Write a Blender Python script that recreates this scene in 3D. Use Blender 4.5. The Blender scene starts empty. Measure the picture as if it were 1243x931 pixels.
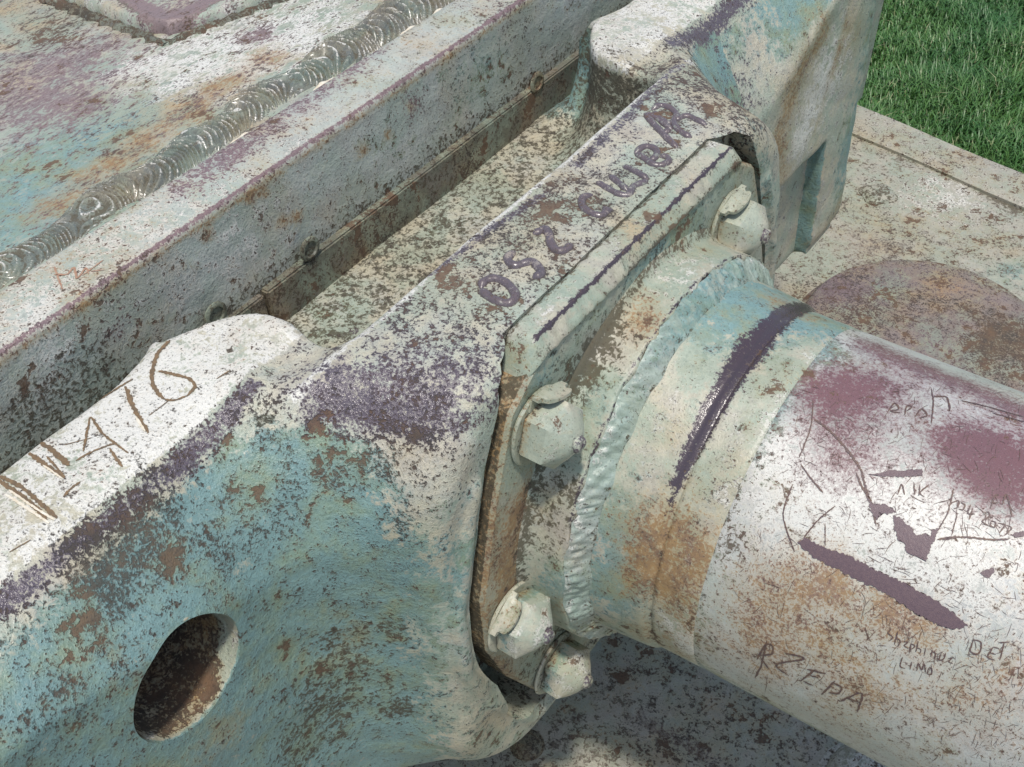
import bpy, bmesh, math, random
import numpy as np
from mathutils import Vector, Matrix
from mathutils.bvhtree import BVHTree
random.seed(7); RNG = np.random.default_rng(7)
SC = bpy.context.scene
COL = SC.collection
R = math.radians

# ------------------------------------------------------------------ camera
PITCH, YAW, ROLL = R(43.765), R(39.214), R(4.67)
FPX, PW, PH = 1350.4, 1243.0, 931.0
CAM = Vector((0.291, -0.543, 0.662))
fwd = Vector((-math.sin(YAW) * math.cos(PITCH), math.cos(YAW) * math.cos(PITCH), -math.sin(PITCH)))
rt0 = Vector((math.cos(YAW), math.sin(YAW), 0)); dn0 = fwd.cross(rt0)
rgt = math.cos(ROLL) * rt0 + math.sin(ROLL) * dn0
dwn = -math.sin(ROLL) * rt0 + math.cos(ROLL) * dn0
cam = bpy.data.cameras.new('camera'); co = bpy.data.objects.new('camera', cam); COL.objects.link(co)
cam.sensor_width = 36; cam.lens = FPX / PW * 36; cam.clip_start = 0.02; cam.clip_end = 500
co.matrix_world = Matrix(((rgt.x, -dwn.x, -fwd.x, CAM.x), (rgt.y, -dwn.y, -fwd.y, CAM.y), (rgt.z, -dwn.z, -fwd.z, CAM.z), (0, 0, 0, 1)))
SC.camera = co

# ------------------------------------------------------------------ sky, sun, exposure
SUN = Vector((0.20, -0.20, 0.94)).normalized()          # direction towards the sun
w = bpy.data.worlds.new('World'); SC.world = w; w.use_nodes = True
nt = w.node_tree; bg = nt.nodes['Background']
sky = nt.nodes.new('ShaderNodeTexSky'); sky.sky_type = 'NISHITA'; sky.sun_disc = False
sky.sun_elevation = math.asin(SUN.z); sky.sun_rotation = math.atan2(SUN.x, SUN.y)
sky.dust_density = 2.0
nt.links.new(sky.outputs[0], bg.inputs[0]); bg.inputs[1].default_value = 0.15
sl = bpy.data.lights.new('sun', 'SUN'); sl.energy = 2.9; sl.angle = R(4); sl.color = (1, .95, .87)
so = bpy.data.objects.new('sun', sl); COL.objects.link(so)
so.rotation_euler = (-SUN).to_track_quat('-Z', 'Y').to_euler(); so.location = SUN * 20
SC.view_settings.view_transform = 'Standard'; SC.view_settings.look = 'None'
SC.cycles.max_bounces = 5; SC.cycles.diffuse_bounces = 3; SC.cycles.glossy_bounces = 2
SC.view_settings.gamma = 1; SC.view_settings.exposure = 0.16

# ------------------------------------------------------------------ helpers
def ray(px, py):
    return (rgt * (px - PW / 2) + dwn * (py - PH / 2) + fwd * FPX).normalized()
def on(px, py, ax, v):                                   # the point of a plane x/y/z = v seen at a photo position
    d = ray(px, py); return CAM + d * ((v - CAM[ax]) / d[ax])
def bvh_of(o):
    me = o.data
    return BVHTree.FromPolygons([v.co for v in me.vertices], [p.vertices for p in me.polygons])
def hit(b, px, py):
    h = b.ray_cast(CAM, ray(px, py)); return (h[0], h[1]) if h[0] else (None, None)

def empty(name, loc, label, cat, group=None):
    o = bpy.data.objects.new(name, None); COL.objects.link(o); o.location = loc
    o['label'] = label; o['category'] = cat
    if group: o['group'] = group
    o.empty_display_size = .1
    return o
def link(name, me, mat, parent=None, smooth=True, angle=None):
    o = bpy.data.objects.new(name, me); COL.objects.link(o)
    if mat and not me.materials: me.materials.append(mat)
    if smooth:
        me.polygons.foreach_set('use_smooth', [True] * len(me.polygons))
        if angle: me.set_sharp_from_angle(angle=angle)
    if parent:
        o.parent = parent
        M = Matrix.Translation(parent.location)
        if parent.parent: M = Matrix.Translation(Vector((0, 0, 0)))
        o.matrix_parent_inverse = M.inverted()
    return o
def mesh(name, V, F):
    me = bpy.data.meshes.new(name); me.from_pydata([tuple(v) for v in V], [], [tuple(f) for f in F]); me.update(); return me
def grid_mesh(name, Pts):                                # (n,m,3) array
    n, m = Pts.shape[:2]
    i = np.arange(n * m).reshape(n, m)
    F = np.stack([i[:-1, :-1], i[1:, :-1], i[1:, 1:], i[:-1, 1:]], -1).reshape(-1, 4)
    return fast_mesh(name, Pts.reshape(-1, 3), F)
def fast_mesh(name, V, F):
    me = bpy.data.meshes.new(name); V = np.asarray(V, np.float32); F = np.asarray(F, np.int32)
    me.vertices.add(len(V)); me.vertices.foreach_set('co', V.ravel())
    k = F.shape[1]
    me.loops.add(F.size); me.loops.foreach_set('vertex_index', F.ravel())
    me.polygons.add(len(F)); me.polygons.foreach_set('loop_start', np.arange(0, F.size, k, dtype=np.int32))
    me.update(calc_edges=True); me.validate(); return me
def verts(o):
    a = np.empty(len(o.data.vertices) * 3, np.float32); o.data.vertices.foreach_get('co', a); return a.reshape(-1, 3)
def norms(o):
    a = np.empty(len(o.data.vertices) * 3, np.float32); o.data.vertices.foreach_get('normal', a); return a.reshape(-1, 3)
CH = dict(under=0, chip=1, wear=2, stain=3, white=4, grime=5)
def paint(o, base=None, blobs=(), fn=None):
    """wear masks of a surface, stored per vertex: old mint coat, chips, bare metal, rust stain, fresh white, grime"""
    P = verts(o); A = np.zeros((len(P), 6), np.float32)
    for k, v in (base or {}).items(): A[:, CH[k]] += v
    if fn: fn(P, norms(o), A)
    for b in blobs:
        c, r, ch, amt = b
        if isinstance(c, (list,)):                       # capsule through several points
            d2 = np.full(len(P), 1e9)
            for a_, b_ in zip(c[:-1], c[1:]):
                a_ = np.array(a_); ab = np.array(b_) - a_
                t = np.clip(((P - a_) @ ab) / max(ab @ ab, 1e-9), 0, 1)
                d2 = np.minimum(d2, ((P - a_ - t[:, None] * ab) ** 2).sum(1))
        else:
            d2 = ((P - np.array(c)) ** 2).sum(1)
        A[:, CH[ch]] += amt * np.exp(-(d2 / (r * r)))
    A = np.clip(A, -.5, 1)
    for n, s in (('w1', 0), ('w2', 3)):
        at = o.data.attributes.new(n, 'FLOAT_COLOR', 'POINT')
        B = np.ones((len(P), 4), np.float32); B[:, :3] = A[:, s:s + 3]
        at.data.foreach_set('color', B.ravel())

# ------------------------------------------------------------------ materials
class NT:
    def __init__(s, name):
        s.m = bpy.data.materials.new(name); s.m.use_nodes = True; s.t = s.m.node_tree
        s.b = s.t.nodes['Principled BSDF']; s.out = s.t.nodes['Material Output']
    def n(s, typ, **kw):
        nd = s.t.nodes.new(typ)
        for k, v in kw.items(): setattr(nd, k, v)
        return nd
    def put(s, sock, v):
        if hasattr(v, 'links') or isinstance(v, bpy.types.NodeSocket): s.t.links.new(v, sock)
        elif isinstance(v, tuple) and len(v) == 3 and sock.type == 'RGBA': sock.default_value = (*v, 1)
        else: sock.default_value = v
    def math(s, op, a, b=0.0, c=0.0, clamp=False):
        nd = s.n('ShaderNodeMath', operation=op, use_clamp=clamp); s.put(nd.inputs[0], a); s.put(nd.inputs[1], b); s.put(nd.inputs[2], c); return nd.outputs[0]
    def vadd(s, a, b):
        nd = s.n('ShaderNodeVectorMath', operation='ADD'); s.put(nd.inputs[0], a); s.put(nd.inputs[1], b); return nd.outputs[0]
    def noise(s, vec, scale, detail=4, rough=.6, dist=0.0, off=0):
        if off: vec = s.vadd(vec, (off * 3.17, off * -1.73, off * 2.31))
        nd = s.n('ShaderNodeTexNoise'); s.put(nd.inputs['Vector'], vec); nd.inputs['Scale'].default_value = scale
        nd.inputs['Detail'].default_value = detail; nd.inputs['Roughness'].default_value = rough; nd.inputs['Distortion'].default_value = dist
        return nd.outputs['Fac']
    def mix(s, f, a, b):
        nd = s.n('ShaderNodeMix', data_type='RGBA'); s.put(nd.inputs[0], f); s.put(nd.inputs[6], a); s.put(nd.inputs[7], b); return nd.outputs[2]
    def mixf(s, f, a, b):
        nd = s.n('ShaderNodeMix', data_type='FLOAT'); s.put(nd.inputs[0], f); s.put(nd.inputs[2], a); s.put(nd.inputs[3], b); return nd.outputs[0]
    def cov(s, n, amt, wd=.05, lo=.28, hi=.72):          # coverage mask: share `amt` of the surface, ragged by noise n
        a = s.n('ShaderNodeMapRange'); s.put(a.inputs[0], n); a.inputs[1].default_value = lo; a.inputs[2].default_value = hi; a.inputs[3].default_value = 0; a.inputs[4].default_value = 1
        t = s.math('ADD', a.outputs[0], amt); t = s.math('SUBTRACT', t, 1.0)
        t = s.math('MULTIPLY_ADD', t, 1 / (2 * wd), 0.5, clamp=True); return t

CREAM, WHITE, GREENW = (.48, .455, .345), (.60, .59, .53), (.36, .42, .34)
MINT, MINT2 = (.185, .30, .29), (.20, .27, .195)
RUST, BROWN, STAIN, GRIME, WEAR = (.16, .066, .038), (.078, .060, .040), (.40, .265, .115), (.050, .047, .034), (.088, .082, .102)
def weathered(name, a=CREAM, b=GREENW, under=0., chip=.05, wear=.0, stain=.0, white=0., grime=0., rough=.46, fine=1.0, mint=MINT, mint2=MINT2, wearc=WEAR, chipc=None, bump=1.0, stretch=None, spec=.5, wearrough=.26, tint=.5, wearsoft=.13):
    s = NT(name)
    tc = s.n('ShaderNodeTexCoord').outputs['Object']
    if stretch:
        mp = s.n('ShaderNodeMapping'); mp.inputs['Scale'].default_value = stretch; s.put(mp.inputs[0], tc); tc2 = mp.outputs[0]
    else: tc2 = tc
    at1 = s.n('ShaderNodeAttribute', attribute_name='w1'); at2 = s.n('ShaderNodeAttribute', attribute_name='w2')
    s1 = s.n('ShaderNodeSeparateColor'); s.put(s1.inputs[0], at1.outputs['Color'])
    s2 = s.n('ShaderNodeSeparateColor'); s.put(s2.inputs[0], at2.outputs['Color'])
    ch = lambda sock, k: s.math('ADD', sock, k)
    nA = s.noise(tc, 28, 4, .68, .2, off=1)                  # broad, 3 cm
    nB = s.noise(tc2, 80 * fine, 4, .70, .3, off=2)          # 1 cm
    nC = s.noise(tc2, 260 * fine, 3, .68, .5, off=3)         # 3 mm
    nD = s.noise(tc2, 520 * fine, 2, .65, .3, off=4)         # 1.5 mm
    def blend(*ws):
        out = None
        for n, k in ws: out = s.math('MULTIPLY', n, k) if out is None else s.math('MULTIPLY_ADD', n, k, out)
        return out
    LO, HI = .37, .63
    nL = s.noise(tc, 10, 2, .6, .3, off=8); nM = s.noise(tc, 16, 2, .65, .4, off=9)
    dens = s.n('ShaderNodeMapRange'); s.put(dens.inputs[0], nL); dens.inputs[1].default_value = .35; dens.inputs[2].default_value = .65; dens.inputs[3].default_value = .45; dens.inputs[4].default_value = 1.35; dens = dens.outputs[0]
    col = s.mix(s.cov(blend((nA, .7), (nB, .3)), .5, .3, LO, HI), a, b)
    col = s.mix(s.math('MULTIPLY', s.cov(blend((nM, .6), (nB, .4)), .30, .25, LO, HI), tint * .55), col, (.38, .30, .285))
    col = s.mix(s.math('MULTIPLY', s.cov(blend((nL, .5), (nA, .3), (nC, .2)), .36, .25, LO, HI), tint * 1.1), col, (.40, .30, .16))
    col = s.mix(s.math('MULTIPLY', s.cov(blend((nM, -.6), (nA, .4), (nC, .3)), .55, .25, .0, .12), tint), col, (.27, .34, .27))
    dirt = s.n('ShaderNodeMapRange'); s.put(dirt.inputs[0], blend((nC, .5), (nD, .25), (nA, .25))); dirt.inputs[1].default_value = .36; dirt.inputs[2].default_value = .62; dirt.inputs[3].default_value = .72; dirt.inputs[4].default_value = 1.12
    hs = s.n('ShaderNodeHueSaturation'); s.put(hs.inputs['Color'], col); s.put(hs.inputs['Value'], dirt.outputs[0]); col = hs.outputs[0]
    col = s.mix(s.cov(blend((nB, .6), (nC, .4)), ch(s2.outputs[1], white), .14, LO, HI), col, WHITE)
    mU = s.cov(blend((nA, .34), (nB, .36), (nC, .30)), ch(s1.outputs[0], under), .12, LO, HI)
    hs2 = s.n('ShaderNodeHueSaturation'); s.put(hs2.inputs['Color'], s.mix(s.cov(nA, .4, .3, .33, .67), mint, mint2)); s.put(hs2.inputs['Value'], dirt.outputs[0])
    col = s.mix(mU, col, hs2.outputs[0])
    sa = ch(s2.outputs[0], stain)
    st = s.math('MULTIPLY', s.cov(blend((nA, .45), (nB, .35), (nC, .20)), sa, .38, LO, HI), .55)
    col = s.mix(st, col, s.mix(s.cov(nB, .5, .3), STAIN, (.30, .235, .12)))
    st2 = s.math('MULTIPLY', s.cov(blend((nA, .25), (nC, .40), (nD, .35)), s.math('MULTIPLY', sa, .62), .12, LO, HI), .75)
    col = s.mix(st2, col, s.mix(s.cov(nB, .5, .3), (.27, .15, .055), RUST))
    mG = s.cov(blend((nB, .35), (nC, .65)), ch(s2.outputs[2], grime), .14, LO, HI)
    col = s.mix(s.math('MULTIPLY', mG, .9), col, s.mix(nB, GRIME, (.095, .08, .045)))
    mW = s.cov(blend((nB, .30), (nC, .40), (nD, .30)), ch(s1.outputs[2], wear), wearsoft, LO, HI)
    col = s.mix(mW, col, s.mix(nA, wearc, (wearc[0] * 1.25, wearc[1] * .97, wearc[2] * .88)))
    mC = s.cov(blend((nB, .26), (nC, .40), (nD, .34)), s.math('MULTIPLY', ch(s1.outputs[1], chip), dens), .15, LO, HI)
    mC2 = s.cov(blend((nA, .52), (nB, .38), (nD, .10)), s.math('MULTIPLY', s.math('MULTIPLY', ch(s1.outputs[1], chip), dens), .72), .035, LO, HI)
    mC = s.math('MAXIMUM', mC, mC2)
    cc = chipc or ((.048, .040, .029), (.115, .066, .038))
    col = s.mix(s.math('MULTIPLY', mC, .88), col, s.mix(s.cov(nA, .45, .3), cc[0], cc[1]))
    nP = s.noise(tc2, 700 * fine, 2, .5, 0, off=7)
    col = s.mix(s.math('MULTIPLY', s.cov(blend((nP, .75), (nB, .25)), s.math('MULTIPLY', dens, .07), .05, LO, HI), .6), col, (.06, .05, .04))
    s.put(s.b.inputs['Base Color'], col)
    r = s.mixf(mW, rough, wearrough); r = s.mixf(mC, r, .8); r = s.mixf(mG, r, .9)
    r = s.math('MULTIPLY_ADD', s.math('SUBTRACT', nC, .5), .3, r, clamp=True)
    s.put(s.b.inputs['Roughness'], r); s.b.inputs['Specular IOR Level'].default_value = spec
    h = s.math('MULTIPLY_ADD', mC, -.9, s.math('MULTIPLY_ADD', mW, -.3, s.math('MULTIPLY', mU, -.3)))
    h = s.math('ADD', h, blend((nB, 1.6), (nC, .8), (nD, .35)))
    bp = s.n('ShaderNodeBump'); bp.inputs['Strength'].default_value = .55 * bump; bp.inputs['Distance'].default_value = .0016
    s.put(bp.inputs['Height'], h); s.put(s.b.inputs['Normal'], bp.outputs[0])
    return s.m
def plain(name, c, c2=None, rough=.5, scale=120, bump=.3, metal=0.0, dist=.001):
    s = NT(name); tc = s.n('ShaderNodeTexCoord').outputs['Object']
    n1 = s.noise(tc, scale, 5, .65); n2 = s.noise(tc, scale * 4, 3, .6, off=1)
    s.put(s.b.inputs['Base Color'], s.mix(s.cov(n1, .5, .3), c, c2 or tuple(x * .6 for x in c)))
    s.put(s.b.inputs['Roughness'], s.math('MULTIPLY_ADD', n2, .3, rough - .15)); s.b.inputs['Metallic'].default_value = metal
    bp = s.n('ShaderNodeBump'); bp.inputs['Strength'].default_value = bump; bp.inputs['Distance'].default_value = dist
    s.put(bp.inputs['Height'], s.math('ADD', n1, n2)); s.put(s.b.inputs['Normal'], bp.outputs[0])
    return s.m

M_CAST = weathered('cast_paint', CREAM, (.39, .43, .365), chip=.27, wear=.20, bump=1.3)
M_PLATE = weathered('sleeve_plate_paint', (.36, .38, .30), (.30, .36, .29), chip=.16, stain=.12, bump=.8)
M_TURRET = weathered('turret_roof_paint', (.33, .37, .30), (.43, .43, .35), under=.28, chip=.20, wear=.24, stain=.10, stretch=(1.2, .55, 1), bump=.8, wearc=(.18, .155, .158), wearrough=.5, tint=.7)
M_WALL = weathered('turret_front_paint', (.42, .45, .39), (.47, .51, .46), under=.08, chip=.22, wear=.08, bump=1.0, wearc=(.17, .135, .142), tint=.4)
M_NECK = weathered('sleeve_paint', (.44, .425, .325), (.35, .395, .31), under=.18, chip=.10, stain=.14, bump=.5, tint=.7, wearc=(.050, .043, .054), wearrough=.22)
M_BARREL = weathered('barrel_paint', (.48, .49, .44), (.53, .53, .51), under=.10, chip=.11, wear=.06, rough=.42, fine=1.3, bump=.3, wearc=(.150, .094, .104), spec=.55, tint=.3, wearsoft=.38)
M_NUT = weathered('nut_paint', (.50, .48, .37), (.42, .44, .36), chip=.14, rough=.42, bump=.35)
M_DECK = weathered('deck_paint', (.40, .385, .31), (.33, .36, .30), under=.13, chip=.28, wear=.28, stain=.14, white=.06, bump=1.2, fine=.7, wearc=(.20, .195, .165), wearrough=.6, tint=.4)
M_DISC = weathered('cover_paint', (.25, .21, .18), (.18, .155, .14), chip=.36, wear=.42, stain=.22, white=.10, under=.08, bump=1.0, wearc=(.15, .125, .145))
M_WELD = weathered('weld_paint', (.16, .17, .135), (.085, .095, .072), under=.03, chip=.10, rough=.27, bump=.12, chipc=((.05, .045, .03), (.09, .08, .05)), spec=.8, tint=.3)
M_RINGWELD = weathered('ring_weld_paint', (.34, .40, .34), (.28, .36, .33), under=.28, chip=.16, rough=.38, bump=.8)
M_LETTER = weathered('cast_letter_paint', (.33, .29, .26), (.24, .20, .20), wear=.72, chip=.12, white=.05, bump=.35, wearc=(.10, .093, .105))
M_BORE = plain('rusty_bore', (.10, .055, .03), (.05, .03, .02), .8, 60)
M_STRIP = weathered('rusty_strip', (.15, .16, .12), (.10, .10, .075), under=.2, chip=.35, grime=.35, bump=1)
M_SCRATCH = plain('scratch_dark', (.085, .055, .06), (.13, .075, .05), .5, 400, .2)
M_SCRAPE = plain('scrape_metal', (.105, .068, .078), (.13, .085, .09), .42, 500, .25)
M_GOUGE = plain('gouge_rust', (.20, .13, .065), (.12, .085, .05), .7, 300, .4)
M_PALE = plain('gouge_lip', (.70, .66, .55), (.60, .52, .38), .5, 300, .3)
M_REDPAINT = plain('red_brown_lettering', (.30, .16, .10), (.36, .24, .16), .6, 300, .2)

# ------------------------------------------------------------------ ground and lawn
GZ = -2.0
def ground():
    s = NT('lawn_soil'); tc = s.n('ShaderNodeTexCoord').outputs['Object']
    n1 = s.noise(tc, 5, 6, .7); n2 = s.noise(tc, 60, 4, .7, off=1)
    s.put(s.b.inputs['Base Color'], s.mix(s.math('MULTIPLY_ADD', n2, .6, s.math('MULTIPLY', n1, .4)), (.018, .045, .012), (.05, .11, .022)))
    s.b.inputs['Roughness'].default_value = .9
    me = mesh('ground', [(-150, -150, GZ), (150, -150, GZ), (150, 150, GZ), (-150, 150, GZ)], [(0, 1, 2, 3)])
    o = link('ground', me, s.m); o['kind'] = 'structure'
    # grass blades where the lawn shows beside the hull
    N = 190000
    x = RNG.uniform(-2.9, .9, N); y = RNG.uniform(2.6, 7.2, N)
    h = RNG.uniform(.035, .085, N) * (1 + .5 * np.sin(x * 7 + 2 * np.sin(y * 5)) * np.cos(y * 6)); an = RNG.uniform(0, 6.283, N); ln = RNG.uniform(.3, 1.1, N) * h
    wd = RNG.uniform(.0016, .0034, N)
    ca, sa = np.cos(an), np.sin(an)
    tilt = np.stack([ca, sa], 1) * ln[:, None]
    pw = np.stack([-sa, ca], 1) * wd[:, None]
    b = np.stack([x, y], 1)
    def pt(xy, z): return np.concatenate([xy, z[:, None]], 1)
    z0 = np.full(N, GZ)
    V = np.stack([pt(b - pw, z0), pt(b + pw, z0), pt(b + tilt * .35 + pw * .8, z0 + h * .65), pt(b + tilt * .35 - pw * .8, z0 + h * .65), pt(b + tilt, z0 + h * (1 - .25 * RNG.random(N)))], 1).reshape(-1, 3)
    i = (np.arange(N) * 5)[:, None]
    F3 = np.concatenate([i + [0, 1, 2], i + [0, 2, 3], i + [3, 2, 4]], 0)
    g = NT('grass_blade'); gi = g.n('ShaderNodeNewGeometry'); tc = g.n('ShaderNodeTexCoord').outputs['Object']
    n1 = g.noise(tc, 2.5, 4, .6)
    c = g.mix(gi.outputs['Random Per Island'], (.048, .135, .030), (.10, .21, .052))
    dry = g.math('GREATER_THAN', gi.outputs['Random Per Island'], .955)
    c = g.mix(dry, c, (.30, .31, .16)); c = g.mix(g.cov(n1, .35, .3), c, (.045, .135, .035))
    g.put(g.b.inputs['Base Color'], c); g.b.inputs['Roughness'].default_value = .45
    o = link('grass', fast_mesh('grass', V, F3), g.m, smooth=False); o['kind'] = 'stuff'
    o['label'] = 'short green lawn grass on the ground beside the hull'; o['category'] = 'grass'
ground()

# ------------------------------------------------------------------ hull deck
DZ = -0.45
hull = empty('tank_hull', (0, .2, DZ), 'cream painted hull deck with round cover plate under the gun barrel', 'tank hull')
HE0 = Vector((-.313, 1.31, 0)); HE1 = Vector((-.002, 1.24, 0)); HD = (HE1 - HE0).normalized(); HN = Vector((HD.y, -HD.x, 0))   # HN points inboard
if HN.y > 0: HN = -HN
def hullpt(a, b, z): return HE0 + HD * a + HN * b + Vector((0, 0, z))
def build_hull():
    na, nb = 260, 240
    a = np.linspace(-1.6, 1.9, na); b = np.linspace(.085, 2.6, nb)
    A, B = np.meshgrid(a, b, indexing='ij')
    Pt = np.array(HE0)[None, None] + A[..., None] * np.array(HD) + B[..., None] * np.array(HN)
    Pt[..., 2] = DZ + .0012 * np.sin(A * 9) * np.cos(B * 7)
    o = link('deck_plate', grid_mesh('deck_plate', Pt[:, ::-1]), M_DECK, hull)
    if norms(o)[0][2] < 0: o.data.flip_normals()
    q = lambda x, y: tuple(on(x, y, 2, DZ))
    bl = [(q(1090, 200), .06, 'grime', .35), (q(1210, 260), .05, 'grime', .3), ([q(1070, 165), q(1150, 205), q(1235, 250)], .022, 'grime', .75),
          (q(1060, 290), .06, 'stain', .35), (q(1120, 275), .06, 'stain', .25), (q(1060, 300), .05, 'wear', .3), (q(1150, 240), .1, 'white', .5), (q(1230, 330), .05, 'under', .4),
          (q(980, 320), .06, 'grime', .3), (q(1200, 290), .05, 'stain', .3),
          (q(720, 900), .10, 'grime', .2), (q(660, 900), .08, 'grime', .12), (q(760, 890), .15, 'stain', .2), (q(800, 850), .08, 'under', .12), (q(900, 890), .12, 'under', .08), (q(830, 900), .12, 'grime', .15),  # moss under the barrel, with some of the barrel's shade painted in
          ([q(780, 870), q(880, 935)], .012, 'wear', .35), (q(930, 900), .1, 'stain', .2)]
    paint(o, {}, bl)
    # hull edge strip with its own step and outward sloping side armour
    V, F = [], []
    for k, (bb, z) in enumerate([(.088, DZ - .03), (.088, DZ + .006), (.075, DZ + .010), (.008, DZ + .010), (0, DZ + .004), (-.05, DZ - .06)]):
        for j, aa in enumerate(np.linspace(-1.6, 1.9, 60)):
            V.append(hullpt(aa, bb + .0015 * math.sin(aa * 23 + k), z))
    for k in range(5):
        for j in range(59): F.append((k * 60 + j, k * 60 + j + 1, (k + 1) * 60 + j + 1, (k + 1) * 60 + j))
    o = link('edge_strip', mesh('edge_strip', V, F), M_DECK, hull, angle=R(35)); o.data.flip_normals() if norms(o)[70][2] < 0 else None
    paint(o, {'white': .2, 'stain': .15})
    V = [hullpt(-1.6, -.048, DZ - .058), hullpt(1.9, -.048, DZ - .058), hullpt(1.9, -.02, DZ - .7), hullpt(-1.6, -.02, DZ - .7), hullpt(-1.6, 2.6, DZ - .7), hullpt(1.9, 2.6, DZ - .7), hullpt(-1.6, 2.6, DZ), hullpt(1.9, 2.6, DZ)]
    link('side_armour', mesh('side_armour', V, [(0, 1, 2, 3), (3, 2, 5, 4), (4, 5, 7, 6), (1, 7, 5, 2), (0, 3, 4, 6)]), M_DECK, hull, smooth=False)
    # round cover
    c = (.012, .739); r0 = .1715
    prof = [(0, .030), (.02, .030), (.05, .0302), (.08, .0303), (.11, .0302), (.14, .030), (r0 - .012, .0296), (r0 - .004, .028), (r0, .023), (r0 + .002, .004), (r0 + .014, .0015), (r0 + .02, -.004)]
    V, F = [], []; n = 96
    for (rr, z) in prof:
        for k in range(n):
            t = k * 2 * math.pi / n; V.append((c[0] + rr * math.cos(t), c[1] + rr * math.sin(t), DZ + z + .0006 * math.sin(5 * t) * rr / r0))
    for a_ in range(len(prof) - 1):
        for k in range(n): F.append((a_ * n + k, (a_ + 1) * n + k, (a_ + 1) * n + (k + 1) % n, a_ * n + (k + 1) % n))
    o = link('round_cover', mesh('round_cover', V, F), M_DISC, hull, angle=R(40))
    o['label'] = 'round purple brown cover plate worn through to rust'
    q = lambda x, y: tuple(on(x, y, 2, DZ + .03))
    def dfn(P, N, A):
        rr = np.hypot(P[:, 0] - c[0], P[:, 1] - c[1]); A[:, CH['grime']] += .75 * np.exp(-((rr - r0 - .008) / .006) ** 2); A[:, CH['white']] += .25 * np.exp(-((rr - r0 + .008) / .006) ** 2)  # darker ring at the rim's foot, paler ring on its edge
    paint(o, {}, [(q(1070, 350), .05, 'under', .5), (q(1020, 350), .05, 'wear', .35), (q(1150, 350), .06, 'stain', .5), (q(1200, 400), .08, 'chip', .2), (q(1220, 345), .04, 'under', .3)], dfn)
    # lifting boss, bolt, cap on the deck
    def cap(name, px, py, r, h, m, dz=DZ, sq=0):
        p = on(px, py, 2, dz); V, F = [], []; pr = [(1.25, -.002), (1.18, .0015), (1.02, .002), (1, h * .45), (.86, h * .8), (.55, h * .97), (.05, h)]
        for (a_, z) in pr:
            for k in range(20):
                t = k * math.pi / 10 + .3; rr = r * a_ * (1 + sq * .12 * math.cos(4 * t)); V.append((p.x + rr * math.cos(t), p.y + rr * math.sin(t), dz + z))
        for a_ in range(len(pr) - 1):
            for k in range(20): F.append((a_ * 20 + k, a_ * 20 + (k + 1) % 20, (a_ + 1) * 20 + (k + 1) % 20, (a_ + 1) * 20 + k))
        o = link(name, mesh(name, V, F), m, hull, angle=R(50)); return o
    paint(cap('plug', 1066, 236, .026, .007, M_DECK, sq=1), {'grime': .5})
    paint(cap('bolt_head', 640, 905, .016, .010, M_STRIP), {'stain': .7, 'chip': .2})
    paint(cap('domed_cap', 1060, 962, .05, .04, M_DECK), {'white': .6})
build_hull()

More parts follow.
